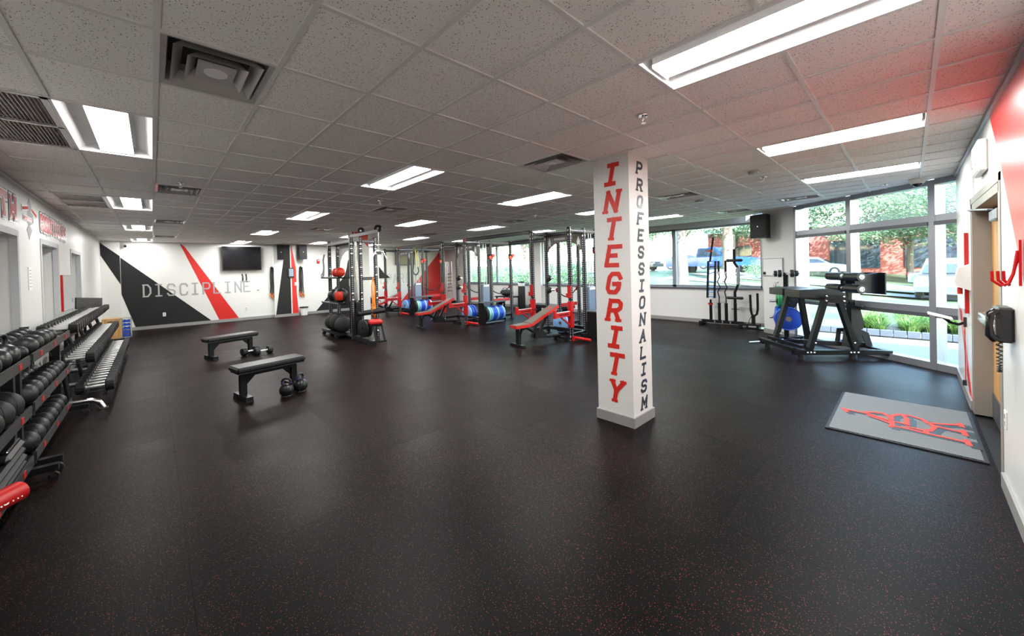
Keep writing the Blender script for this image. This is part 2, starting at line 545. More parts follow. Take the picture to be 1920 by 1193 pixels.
# ------------------------------------------------------------------ stroke letters
ST = {
 'A': ([[(0, 0), (.5, 1), (1, 0)], [(.2, .36), (.8, .36)]], [(0, 0), (1, 0)]),
 'B': ([[(0, 0), (0, 1), (.8, 1), (1, .86), (1, .64), (.8, .52), (0, .52)], [(.8, .52), (1, .38), (1, .14), (.8, 0), (0, 0)]], []),
 'C': ([[(1, .78), (1, .85), (.8, 1), (.2, 1), (0, .8), (0, .2), (.2, 0), (.8, 0), (1, .15), (1, .22)]], []),
 'D': ([[(.1, 0), (.1, 1), (.65, 1), (1, .72), (1, .28), (.65, 0), (.1, 0)]], [(.1, 0), (.1, 1)]),
 'E': ([[(1, 0), (0, 0), (0, 1), (1, 1)], [(0, .52), (.7, .52)]], []),
 'F': ([[(0, 0), (0, 1), (1, 1)], [(0, .52), (.7, .52)]], [(0, 0)]),
 'G': ([[(1, .8), (.8, 1), (.2, 1), (0, .8), (0, .2), (.2, 0), (.8, 0), (1, .2), (1, .45), (.55, .45)]], []),
 'H': ([[(0, 0), (0, 1)], [(1, 0), (1, 1)], [(0, .5), (1, .5)]], [(0, 0), (0, 1), (1, 0), (1, 1)]),
 'I': ([[(.5, 0), (.5, 1)], [(.15, 0), (.85, 0)], [(.15, 1), (.85, 1)]], []),
 'L': ([[(0, 1), (0, 0), (1, 0)]], [(0, 1)]),
 'M': ([[(0, 0), (0, 1), (.5, .35), (1, 1), (1, 0)]], [(0, 0), (1, 0)]),
 'N': ([[(0, 0), (0, 1), (1, 0), (1, 1)]], [(0, 0), (1, 1)]),
 'O': ([[(.2, 0), (0, .2), (0, .8), (.2, 1), (.8, 1), (1, .8), (1, .2), (.8, 0), (.2, 0)]], []),
 'P': ([[(0, 0), (0, 1), (.75, 1), (1, .85), (1, .6), (.75, .45), (0, .45)]], [(0, 0)]),
 'R': ([[(0, 0), (0, 1), (.75, 1), (1, .85), (1, .62), (.75, .48), (0, .48)], [(.55, .48), (1, 0)]], [(0, 0), (1, 0)]),
 'S': ([[(1, .82), (.8, 1), (.2, 1), (0, .82), (0, .65), (.2, .52), (.8, .48), (1, .35), (1, .18), (.8, 0), (.2, 0), (0, .18)]], []),
 'T': ([[(.5, 0), (.5, 1)], [(0, 1), (1, 1)]], [(.5, 0)]),
 'U': ([[(0, 1), (0, .2), (.2, 0), (.8, 0), (1, .2), (1, 1)]], []),
 'Y': ([[(0, 1), (.5, .5), (1, 1)], [(.5, .5), (.5, 0)]], [(.5, 0), (0, 1), (1, 1)]),
 '.': ([[(.4, .06), (.6, .06)]], []),
 '&': ([[(1, 0), (.2, .75), (.25, 1), (.6, 1), (.65, .78), (.05, .3), (.2, 0), (.6, 0), (1, .4)]], []),
}
def letter(mb, chx, w, h, t, o, ux, uy, th, serif=0.0, shear=0.0):
    """one letter, lower left corner of its box at o, in the plane ux,uy, proud by th"""
    ux, uy, o = Vector(ux), Vector(uy), Vector(o)
    st, sf = ST[chx]
    def q(a, b): return (a * (w - t) + t / 2 + shear * (b * (h - t) + t / 2), b * (h - t) + t / 2)
    e = 0.0
    for pl in st:
        pts = [Vector(q(*a)) for a in pl]
        closed = (pts[0] - pts[-1]).length < 1e-6
        def turn(k):
            if closed and k in (0, len(pts) - 1): a, b = pts[-1] - pts[-2], pts[1] - pts[0]
            elif k in (0, len(pts) - 1): return None
            else: a, b = pts[k] - pts[k - 1], pts[k + 1] - pts[k]
            return a.angle(b)
        for k in range(len(pts) - 1):
            A, B = pts[k], pts[k + 1]
            d = (B - A).normalized(); n = Vector((-d.y, d.x)) * t / 2
            ta, tb = turn(k), turn(k + 1)
            A2 = A - d * (t / 2 if ta is None or ta > 1.25 else 0); B2 = B + d * (t / 2 if tb is None or tb > 1.25 else 0)
            e += 0.00006
            mb.prism([tuple(A2 - n), tuple(B2 - n), tuple(B2 + n), tuple(A2 + n)], o, ux, uy, th + e)
            if tb is not None and tb <= 1.25:               # round the shallow corners
                e += 0.00006
                mb.prism([(B.x + math.cos(PI * m / 5) * t / 2, B.y + math.sin(PI * m / 5) * t / 2) for m in range(10)], o, ux, uy, th + e)
    for a in sf:
        if serif <= 0: break
        A = Vector(q(*a)); e += 0.00006
        y0 = A.y + (-t / 2 if a[1] == 0 else t / 2 - t * .62)
        mb.prism([(A.x - serif, y0), (A.x + serif, y0), (A.x + serif, y0 + t * .62), (A.x - serif, y0 + t * .62)], o, ux, uy, th + e)
def clip(poly, planes):
    """keep the part of a 2-D polygon where a*x+b*y+c >= 0 for every plane"""
    for a, b, c in planes:
        out = []
        for i in range(len(poly)):
            p, q = poly[i], poly[(i + 1) % len(poly)]
            dp, dq = a * p[0] + b * p[1] + c, a * q[0] + b * q[1] + c
            if dp >= 0: out.append(p)
            if (dp >= 0) != (dq >= 0):
                k = dp / (dp - dq); out.append((p[0] + (q[0] - p[0]) * k, p[1] + (q[1] - p[1]) * k))
        poly = out
        if len(poly) < 3: return []
    return poly
ORD = ['first', 'second', 'third', 'fourth', 'fifth', 'sixth', 'seventh', 'eighth', 'ninth', 'tenth', 'eleventh', 'twelfth', 'thirteenth', 'fourteenth', 'fifteenth', 'sixteenth', 'seventeenth', 'eighteenth', 'nineteenth', 'twentieth', 'twenty-first', 'twenty-second', 'twenty-third', 'twenty-fourth', 'twenty-fifth', 'twenty-sixth', 'twenty-seventh', 'twenty-eighth', 'twenty-ninth', 'thirtieth']
# ================================================================== the room
XL, XR, YR, YB = -1.11, 11.0, -0.43, 16.1
D0, D1 = Vector((8.05, YR, 0)), Vector((10.25, 2.26, 0))
DV = (D0 - D1).normalized()                      # along the diagonal wall, away from the speaker pillar
DN = Vector((-DV.y, DV.x, 0))                    # into the room
if DN.x > 0: DN = -DN
DRZ = math.atan2(DV.y, DV.x)                     # local x = DV, local -y = into the room
DLEN = (D0 - D1).length
ROOM = [(1, 0, -XL), (-1, 0, XR), (0, 1, -YR), (0, -1, YB), (DN.x, DN.y, -(DN.x * D0.x + DN.y * D0.y))]
def S(o): o['kind'] = 'structure'; return o

# ---- floor: a slab and the rubber mats laid on it
mb = new(); mb.prism(clip([(-1.4, -.75), (11.3, -.75), (11.3, 16.4), (-1.4, 16.4)], [(DN.x, DN.y, -(DN.x * D0.x + DN.y * D0.y) + .2)]), (0, 0, -.26), (1, 0, 0), (0, 1, 0), .24)
floor = S(mb.obj('floor', 'rubber'))
MW, ML = 1.22, 1.83
mat_mesh = None
ix = 0
x = XL
while x < XR:
    y = YR - (0.6 if ix % 2 else 0.0)
    while y < YB:
        g = 0.0005
        pol = [(x + g, y + g), (x + MW - g, y + g), (x + MW - g, y + ML - g), (x + g, y + ML - g)]
        full = clip(pol, ROOM)
        if full:
            mb = new()
            cx_, cy_ = x + MW / 2, y + ML / 2
            mb.prism([(a - cx_, b - cy_) for a, b in full], (0, 0, -0.012), (1, 0, 0), (0, 1, 0), 0.012)
            mb.obj('rubber_mat', 'rubber_floor', floor, (cx_, cy_, 0))
        y += ML
    x += MW; ix += 1

# ---- ceiling: slab, grid bars, tiles
def AL(k):
    ks = [-3, 5, 10, 15, 20, 25]; xs = [-1.411, 2.465, 4.82, 6.98, 9.1, 11.2]
    for i in range(5):
        if k <= ks[i + 1] or i == 4:
            return xs[i] + (xs[i + 1] - xs[i]) * (k - ks[i]) / (ks[i + 1] - ks[i])
BL_ = {-4: -0.108, -3: 0.438, -2: 1.01, -1: 1.628, 0: 2.255, 1: 2.87, 2: 3.508, 3: 4.13, 4: 4.765}
def BLN(j):
    if j in BL_: return BL_[j]
    return 4.765 + 0.62 * (j - 4) if j > 4 else -0.108 + 0.56 * (j + 4)
mb = new(); mb.prism(clip([(-1.4, -.75), (11.35, -.75), (11.35, 16.4), (-1.4, 16.4)], [(DN.x, DN.y, -(DN.x * D0.x + DN.y * D0.y) + .25)]), (0, 0, CEIL + .35), (1, 0, 0), (0, 1, 0), .2)
ceiling = S(mb.obj('ceiling', 'wall_white'))
LIGHTS = [(-1, 2), (-1, 8), (-1, 14), (-1, 20), (4, -4), (4, 2), (4, 8), (4, 14), (4, 20), (9, -4), (9, 2), (9, 8), (9, 14), (9, 19), (14, -4), (14, 2), (14, 8), (14, 14), (14, 20), (19, 2), (19, 8), (19, 14)]
VENTS = [(0, 0), (0, 6), (0, 12), (0, 18), (6, 0), (6, 6), (6, 12), (13, 6), (13, 12), (13, 0), (18, -2), (20, 0)]
GRILLES = [(-2, 2), (-2, 8)]
taken = set()
for k, j in LIGHTS + GRILLES: taken |= {(k, j), (k, j + 1)}
taken |= set(VENTS)
def inside(x, y): return all(a * x + b * y + c > 0 for a, b, c in ROOM)
tiles = []
COLS = [(3.47, 1.86, 0.40), (4.06, 10.22, 0.42)]             # columns: x, y, side
for k in range(-3, 24):
    for j in range(-5, 24):
        if (k, j) in taken: continue
        pol = clip([(AL(k), BLN(j)), (AL(k + 1), BLN(j)), (AL(k + 1), BLN(j + 1)), (AL(k), BLN(j + 1))], ROOM)
        if not pol: continue
        cx_ = sum(p[0] for p in pol) / len(pol); cy_ = sum(p[1] for p in pol) / len(pol)
        tiles.append((cx_ ** 2 + cy_ ** 2, cx_, cy_, pol))
tiles.sort(key=lambda t: t[0])
far = new()
for i, (d2, cx_, cy_, pol) in enumerate(tiles):
    if i < 300:
        mb = new()
        mb.prism([(a - cx_, b - cy_) for a, b in pol], (0, 0, 0.008), (1, 0, 0), (0, 1, 0), 0.016)
        mb.obj('ceiling_tile', 'ceiling_tile', ceiling, (cx_, cy_, CEIL))
    else:
        far.prism(pol, (0, 0, CEIL + 0.008), (1, 0, 0), (0, 1, 0), 0.016)
tag(far.obj('far_ceiling_tiles', 'ceiling_tile', ceiling), kind='stuff')
def span(p, q):
    """clip the segment p-q to the room"""
    t0, t1 = 0.0, 1.0
    for a, b, c in ROOM:
        d0, d1 = a * p[0] + b * p[1] + c, a * q[0] + b * q[1] + c
        if d0 < 0 and d1 < 0: return None
        if d0 < 0: t0 = max(t0, d0 / (d0 - d1))
        if d1 < 0: t1 = min(t1, d0 / (d0 - d1))
    if t1 - t0 < 1e-3: return None
    L = lambda t: (p[0] + (q[0] - p[0]) * t, p[1] + (q[1] - p[1]) * t)
    return L(t0), L(t1)
TB = 0.024
for k in range(-2, 24):
    s_ = span((AL(k), YR), (AL(k), YB))
    if s_:
        mb = new(); mb.bar((0, s_[0][1], CEIL + 0.006), (0, s_[1][1], CEIL + 0.006), TB, 0.012)
        mb.obj('grid_runner', 'tbar', ceiling, (s_[0][0], 0, 0))
for j in range(-4, 23):
    s_ = span((XL, BLN(j)), (XR, BLN(j)))
    if s_:                                         # cross tees run between the lamps and vents
        mb = new()
        ks = [k for k in range(-3, 24)]
        run = None
        for k in ks:
            a, b = max(AL(k), s_[0][0]), min(AL(k + 1), s_[1][0])
            blocked = (k, j) in taken and (k, j - 1) in taken and (k, j) not in LIGHTS and (k, j) not in GRILLES and (k, j) not in VENTS
            if b > a and not blocked:
                if run is None: run = [a, b]
                else: run[1] = b
            if (blocked or k == ks[-1]) and run:
                mb.bar((run[0], 0, 0.0065), (run[1], 0, 0.0065), TB, 0.0125); run = None
        mb.obj('grid_cross_tee', 'tbar', ceiling, (0, BLN(j), CEIL))

# ---- walls
def slab(name, boxes, mat='wall_white', parent=None):
    mb = new()
    for (a, b) in boxes:
        mb.box([(p + q) / 2 for p, q in zip(a, b)], [abs(q - p) for p, q in zip(a, b)])
    return S(mb.obj(name, mat, parent)) if parent is None else mb.obj(name, mat, parent)
T = 0.30
H = CEIL + 0.4
WIN_L = [(5.2, 6.75), (8.0, 9.22), (10.55, 11.75)]
zs, zh = 0.92, 2.13
bx = [((XL - T, YR - T, 0), (XL, WIN_L[0][0], H))]
ys = [WIN_L[0][0]]
for i, (a, b) in enumerate(WIN_L):
    bx += [((XL - T, a, 0), (XL, b, zs)), ((XL - T, a, zh), (XL, b, H))]
    nxt = WIN_L[i + 1][0] if i < 2 else YB + T
    bx.append(((XL - T, b, 0), (XL, nxt, H)))
wall_left = slab('wall_left', bx)
wall_back = slab('wall_back', [((XL, YB, 0), (XR + T, YB + T, H)), ((XL, 15.88, 0), (-0.70, YB, H)), ((3.33, 15.98, 0), (4.14, YB, H))])
DX0, DX1, DZ = 4.40, 6.22, 2.14                 # door opening in the right wall
wall_right = slab('wall_right', [((XL, YR - T, 0), (DX0, YR, H)), ((DX0, YR - T, DZ), (DX1, YR, H)), ((DX1, YR - T, 0), (8.05, YR, H)), ((DX0, YR - T - 0.05, 0), (DX1, YR - T, DZ))])
WZ0, WZ1 = 0.95, 2.60
WINR = [(2.45, 4.60), (4.60, 6.75), (6.75, 9.45), (10.15, 12.2), (12.2, 14.25)]
wall_window = slab('wall_window', [((XR, 2.2, 0), (XR + T, YB, WZ0)), ((XR, 2.2, WZ1), (XR + T, YB, H)), ((XR, 2.2, WZ0), (XR + T, 2.45, WZ1)), ((XR, 9.45, WZ0), (XR + T, 10.15, WZ1)), ((XR, 14.25, WZ0), (XR + T, YB, WZ1)), ((10.25, 2.05, 0), (XR + T, 2.26, H)), ((XR - 0.12, 9.5, 0), (XR, 10.1, H))])
# the speaker pillar: the plain end of the diagonal wall
mb = new()
PW = 0.84
mb.box((PW / 2, 0.16, H / 2), (PW, 0.32, H))
wall_diagonal = S(mb.obj('wall_diagonal', 'wall_white', None, D1, DRZ))
wall_diagonal.rotation_euler = (0, 0, DRZ)

# ---- painted bands and lettering on the back wall (flat print)
def paint(name, mat, pts, frame, parent, th=0.003):
    o, ux, uy = frame
    mb = new(); mb.prism(pts, o, ux, uy, th)
    return mb.obj(name, mat, parent)
UX, UZ, UY = Vector((1, 0, 0)), Vector((0, 0, 1)), Vector((0, 1, 0))
FB = (Vector((0, YB, 0)), UX, UZ)                # ux x uy = -Y : into the room
FCH = (Vector((0, 15.88, 0)), UX, UZ)
FPI = (Vector((0, 15.98, 0)), UX, UZ)
paint('painted_band', 'paint_black', [(-1.10, 2.66), (-1.10, 2.30), (-0.70, 1.42), (-0.70, 2.27)], FCH, wall_back)
paint('painted_band', 'paint_black', [(-0.70, 1.12), (-0.42, 0.10), (1.44, 0.10), (-0.70, 2.24), ], FB, wall_back)
paint('painted_band', 'paint_red', [(0.68, 2.70), (1.66, 0.10), (2.22, 0.10), (0.80, 2.60)], FB, wall_back)
paint('painted_band', 'paint_black', [(3.36, 0.10), (3.88, 0.10), (3.88, 2.71), (3.74, 2.71)], FPI, wall_back)
paint('painted_band', 'paint_red', [(3.92, 0.10), (4.13, 0.10), (4.08, 0.9), (4.08, 1.78), (3.97, 2.55), (3.92, 2.71)], FPI, wall_back)
paint('painted_band', 'paint_black', [(4.80, 0.10), (7.3, 0.10), (6.3, 1.85)], FB, wall_back)
paint('painted_band', 'paint_red', [(8.45, 0.10), (10.98, 0.10), (10.98, 2.70), (10.9, 2.70)], FB, wall_back)
def sign_row(text, xs, z, w, h, t, mat, frame, parent, serif=0.0, shear=0.0):
    o, ux, uy = frame
    for chx, x in zip(text, xs):
        mb = new(); letter(mb, chx, w, h, t, (0, 0, 0), ux, uy, 0.006, serif, shear)
        mb.obj('letter', mat, parent, o + ux * x + uy * z)
sign_row('DISCIPLINE.', [-0.25, 0.03, 0.33, 0.64, 0.93, 1.23, 1.52, 1.82, 2.12, 2.38, 2.72], 1.0, 0.215, 0.40, 0.042, 'paint_grey', FB, wall_back, serif=0.03)
sign_row('PREPARED.', [6.90, 7.22, 7.54, 7.86, 8.16, 8.5, 8.82, 9.14, 9.4], 1.05, 0.22, 0.44, 0.042, 'paint_faint', FB, wall_back, serif=0.03)
# right wall: washed red field, grey wedge and the red band by the hand dispenser
FR = (Vector((0, YR, 0)), Vector((-1, 0, 0)), UZ)   # along -x, normal +y
paint('painted_band', 'paint_red', [(-4.82, 2.70), (-4.30, 2.22), (-3.62, 1.5), (-2.5, 0.3), (-1.9, 0.3), (-3.2, 2.70)], FR, wall_right)
paint('painted_band', 'paint_faint', [(-6.7, 2.70), (-6.40, 2.20), (-6.24, 2.20), (-5.86, 2.20), (-6.20, 2.70)][:2] + [(-5.9, 2.19), (-6.15, 2.70)], FR, wall_right)
paint('painted_band', 'paint_red', [(-7.75, 0.95), (-7.45, 0.95), (-6.34, 0.10), (-6.62, 0.10)], FR, wall_right)
# left wall lettering above the windows
FL_ = (Vector((XL, 0, 0)), UY, UZ)               # normal +x
xs = [4.0 + 0.355 * i for i in range(8)]
def decal(text, ys_, z, w, h, t):
    for off, tt, mat in ((0.0, t + 0.07, 'letter_navy'), (0.003, t + 0.042, 'letter_white'), (0.006, t, 'letter_red')):
        for chx, y in zip(text, ys_):
            mb = new(); letter(mb, chx, w - t + tt, h - t + tt, tt, (0, 0, 0), FL_[1], FL_[2], 0.003, 0.05)
            mb.obj('letter_outline' if mat != 'letter_red' else 'letter', mat, wall_left, Vector((XL + off, y - (tt - t) / 2, z - (tt - t) / 2)))
decal('STRENGTH', [4.02 + 0.355 * i for i in range(8)], 2.29, 0.25, 0.26, 0.075)
decal('CONDITIONING', [7.98 + 0.172 * i for i in range(12)], 2.29, 0.145, 0.235, 0.045)
# the silhouette emblem between the two words
paint('emblem_shape', 'paint_grey', [(7.36, 2.12), (7.52, 2.25), (7.40, 2.30), (7.62, 2.35), (7.58, 2.44), (7.50, 2.58), (7.40, 2.64), (7.33, 2.55), (7.32, 2.42), (7.24, 2.36), (7.34, 2.30), (7.25, 2.24)], FL_, wall_left)
for yy, zz, w_, rz_ in ((7.02, 2.44, 0.30, 0.12), (7.48, 2.47, 0.30, -0.18), (7.08, 2.34, 0.42, -0.02)):
    c, s = math.cos(rz_), math.sin(rz_)
    paint('emblem_ribbon', 'letter_white', [(yy, zz), (yy + w_ * c, zz + w_ * s), (yy + w_ * c, zz + w_ * s + 0.07), (yy, zz + 0.07)], (Vector((XL + 0.003, 0, 0)), UY, UZ), wall_left)
    paint('emblem_script', 'letter_red', [(yy + 0.02, zz + 0.015), (yy + (w_ - .02) * c, zz + (w_ - .02) * s + 0.015), (yy + (w_ - .02) * c, zz + (w_ - .02) * s + 0.05), (yy + 0.02, zz + 0.05)], (Vector((XL + 0.006, 0, 0)), UY, UZ), wall_left)

# ---- left wall windows (inner lights of an office, blinds behind the glass)
for i, (a, b) in enumerate(WIN_L):
    w = S(bpy.data.objects.new('window_%d' % (i + 1), None)); COL.objects.link(w)
    w.location = (XL, (a + b) / 2, zs)
    wd, hg = b - a, zh - zs
    mb = new()
    for s in (-1, 1): mb.box((-0.02, s * (wd / 2 + 0.02), hg / 2), (0.06, 0.07, hg + 0.10))
    mb.box((-0.02, 0, hg + 0.02), (0.06, wd, 0.07)); mb.box((-0.02, 0, -0.02), (0.09, wd + .1, 0.05))
    mb.obj('window_casing', 'paint_faint', w)
    mb = new()
    mb.box((-0.20, wd * 0.22, hg / 2), (0.05, 0.07, hg))
    mb.box((-0.20, -wd / 2 + 0.02, hg / 2), (0.05, 0.04, hg)); mb.box((-0.20, wd / 2 - 0.02, hg / 2), (0.05, 0.04, hg))
    mb.box((-0.20, 0, hg - 0.02), (0.05, wd, 0.04)); mb.box((-0.20, 0, 0.02), (0.05, wd, 0.04))
    mb.obj('window_sash', 'black_plastic', w)
    mb = new(); mb.box((-0.225, 0, hg / 2), (0.012, wd, hg)); mb.obj('window_pane', 'board_white', w)

# ---- window strip looking on to the road
for i, (a, b) in enumerate(WINR):
    w = S(bpy.data.objects.new('window_%d' % (i + 4), None)); COL.objects.link(w)
    w.location = (XR, (a + b) / 2, WZ0)
    wd, hg = b - a, WZ1 - WZ0
    mb = new()
    for s in (-1, 1): mb.box((0.14, s * (wd / 2 - 0.025), hg / 2), (0.10, 0.05, hg))
    mb.box((0.14, 0, hg - 0.025), (0.10, wd, 0.05)); mb.box((0.14, 0, 0.03), (0.10, wd, 0.06))
    mb.obj('window_frame', 'alu', w)
    mb = new(); mb.box((0.14, 0, hg / 2), (0.012, wd - 0.1, hg - 0.1)); mb.obj('window_pane', 'window_glass', w)
    mb = new(); mb.box((-0.01, 0, -0.012), (0.10, wd, 0.028)); mb.obj('window_sill', 'alu_dark', w)

# ---- glazed wall on the diagonal
cw = S(bpy.data.objects.new('window_9', None)); COL.objects.link(cw)
cw.location = D1; cw.rotation_euler = (0, 0, DRZ)
MU = [PW + 0.03, 1.985, 3.20, DLEN + 0.25]
RZ = [0.05, 0.855, 2.17, 2.69]
for i, m_ in enumerate(MU):
    mb = new(); mb.box((m_, 0.07, CEIL / 2), (0.085 if i else 0.06, 0.16, CEIL)); mb.obj('mullion', 'alu', cw)
for i in range(3):
    a, b = MU[i] + 0.04, MU[i + 1] - 0.04
    for j, z in enumerate(RZ):
        mb = new()
        mb.box(((a + b) / 2, 0.07, z), (b - a, 0.15, 0.10 if j in (0, 1) else 0.09))
        mb.obj('rail', 'alu', cw)
        if j in (1, 2):
            mb = new(); mb.box(((a + b) / 2, 0.02, z - 0.075), (b - a, 0.10, 0.055)); mb.obj('blind_cassette', 'alu_dark', cw)
    for j in range(3):
        mb = new(); mb.box(((a + b) / 2, 0.09, (RZ[j] + RZ[j + 1]) / 2), (b - a, 0.012, RZ[j + 1] - RZ[j] - 0.09))
        mb.obj('window_pane', 'window_glass', cw)
# slatted blind let down behind the upper right-hand pane, and the one beside it half open
for i, cnt in ((2, 26), (1, 26)):
    a, b = MU[i] + 0.05, MU[i + 1] - 0.05
    mb = new()
    for k in range(cnt):
        z = RZ[3] - 0.06 - k * 0.0165
        mb.box(((a + b) / 2, 0.045, z), (b - a, 0.014, 0.0022), Matrix.Rotation(0.35 if i == 2 else 0.12, 3, 'X'))
    tag(mb.obj('blind_slats', 'white_plastic', cw), kind='stuff')

# ---- skirting
def skirting(name, p, q, n, parent=None, h=0.10):
    p, q, n = Vector(p), Vector(q), Vector(n)
    mb = new(); mb.bar(p + n * 0.008 + UZ * h / 2, q + n * 0.008 + UZ * h / 2, 0.016, h)
    return S(mb.obj(name, 'base_vinyl'))
skirting('baseboard_left', (XL, YR, 0), (XL, 15.88, 0), (1, 0, 0))
skirting('baseboard_chase', (XL, 15.88, 0), (-0.69, 15.88, 0), (0, -1, 0))
skirting('baseboard_back', (-0.70, YB, 0), (3.33, YB, 0), (0, -1, 0))
skirting('baseboard_pilaster', (3.31, 15.98, 0), (4.16, 15.98, 0), (0, -1, 0))
skirting('baseboard_back_far', (4.14, YB, 0), (XR, YB, 0), (0, -1, 0))
skirting('baseboard_window', (XR, 2.26, 0), (XR, 9.5, 0), (-1, 0, 0))
skirting('baseboard_window_far', (XR, 10.1, 0), (XR, YB, 0), (-1, 0, 0))
skirting('baseboard_pier', (XR - 0.12, 9.5, 0), (XR - 0.12, 10.1, 0), (-1, 0, 0))
skirting('baseboard_diagonal', D1, D1 + DV * PW, DN)
skirting('baseboard_right', (DX1 + 0.06, YR, 0), (8.05, YR, 0), (0, 1, 0))
skirting('baseboard_right_near', (XL, YR, 0), (DX0 - 0.06, YR, 0), (0, 1, 0))
mb = new(); mb.bar((XL, YR + 0.012, CEIL - 0.012), (8.0, YR + 0.012, CEIL - 0.012), 0.024, 0.024)
S(mb.obj('trim_1', 'alu'))
mb = new(); mb.bar((XL + 0.012, YR, CEIL - 0.012), (XL + 0.012, 15.88, CEIL - 0.012), 0.024, 0.024)
S(mb.obj('trim_2', 'tbar'))
mb = new(); mb.bar((XL, YB - 0.012, CEIL - 0.012), (XR, YB - 0.012, CEIL - 0.012), 0.024, 0.024)
S(mb.obj('trim_3', 'tbar'))

# ---- door in the right wall
door = S(bpy.data.objects.new('door_1', None)); COL.objects.link(door)
door.location = (0, YR, 0)
mb = new()
for x0 in (DX0, DX1):
    mb.box((x0 + (0.035 if x0 == DX0 else -0.035), -0.148, DZ / 2), (0.07, 0.30, DZ))
mb.box(((DX0 + DX1) / 2, -0.148, DZ - 0.035), (DX1 - DX0, 0.30, 0.07))
for x0, s in ((DX0, -1), (DX1, 1)): mb.box((x0 + s * 0.02, 0.001, DZ / 2 + .03), (0.06, 0.008, DZ + .06))
mb.box(((DX0 + DX1) / 2, 0.001, DZ + 0.03), (DX1 - DX0 + .1, 0.008, 0.06))
mb.obj('door_frame', 'door_frame', door)
mb = new(); mb.box(((DX0 + DX1) / 2, -0.140, 1.035), (DX1 - DX0 - 0.14, 0.045, 2.03)); leaf = mb.obj('door_leaf', 'wood', door)
mb = new(); mb.box((4.85, -0.113, 1.5), (0.16, 0.012, 0.75)); mb.obj('vision_panel', 'car_glass', leaf)
mb = new()
for s in (-1, 1): mb.box((4.85 + s * .09, -0.112, 1.5), (0.03, 0.016, 0.81))
for s in (-1, 1): mb.box((4.85, -0.112, 1.5 + s * .39), (0.2, 0.016, 0.03))
mb.obj('vision_panel_trim', 'door_frame', leaf)
mb = new(); mb.box(((DX0 + DX1) / 2, -0.114, 0.13), (DX1 - DX0 - 0.18, 0.01, 0.24)); mb.obj('kick_plate', 'alu_dark', leaf)
mb = new(); mb.box((5.32, -0.045, 1.02), (1.45, 0.06, 0.085), ch=.012)
mb.box((4.72, -0.075, 1.02), (0.14, 0.10, 0.10)); mb.box((5.98, -0.075, 1.02), (0.14, 0.10, 0.10)); mb.obj('push_bar', 'chrome', leaf)
mb = new(); mb.box((4.98, -0.065, 1.94), (0.32, 0.10, 0.09), ch=.01); mb.bar((5.0, -0.01, 1.99), (5.55, 0.06, 2.04), 0.03, 0.012); mb.bar((5.55, 0.06, 2.04), (6.1, -.01, 2.06), .03, .012)
mb.cyl((5.02, -.09, 1.96), (5.02, -.09, 2.02), .035); mb.obj('door_closer', 'alu', door)

# ---- columns with their lettering
def column(x, y, s, label):
    c = thing('column', label, 'column', (x, y, 0))
    mb = new(); mb.box((s / 2, s / 2, CEIL / 2 + 0.2), (s, s, CEIL + 0.4)); mb.obj('shaft', 'wall_white', c)
    mb = new()
    for a, b, d in (((-.008, s / 2), (.016, s + .032), 0), ((s + .008, s / 2), (.016, s + .032), 0), ((s / 2, -.008), (s, .016), 0), ((s / 2, s + .008), (s, .016), 0)):
        mb.box((a[0], a[1], 0.05), (b[0], b[1], 0.10))
    mb.obj('base_trim', 'base_vinyl', c)
    return c
c1 = column(*COLS[0], 'white square column with red INTEGRITY and dark PROFESSIONALISM down its faces')
for i, chx in enumerate('INTEGRITY'):
    mb = new(); letter(mb, chx, 0.165, 0.232, 0.045, (0, 0, 0), (0, -1, 0), (0, 0, 1), 0.003, 0.034, 0.22)
    mb.obj('letter', 'letter_red', c1, (0, 0.295, 2.425 - 0.2765 * i))
for i, chx in enumerate('PROFESSIONALISM'):
    mb = new(); letter(mb, chx, 0.120, 0.132, 0.026, (0, 0, 0), (1, 0, 0), (0, 0, 1), 0.003, 0.024, 0.20)
    mb.obj('letter', 'letter_navy', c1, (0.145, 0, 2.535 - 0.1715 * i))
c2 = column(*COLS[1], 'white column behind the ball tower, red triangle painted at its top')
paint('painted_band', 'letter_red', [(0.0, 2.71), (0.40, 2.71), (0.40, 2.3)], (Vector((0, 0, 0)), UX, UZ), c2)
paint('painted_band', 'letter_red', [(0.30, 2.71), (0.42, 2.71), (0.42, 2.55)], (Vector((0, 0.42, 0)), Vector((0, -1, 0)), UZ), c2)

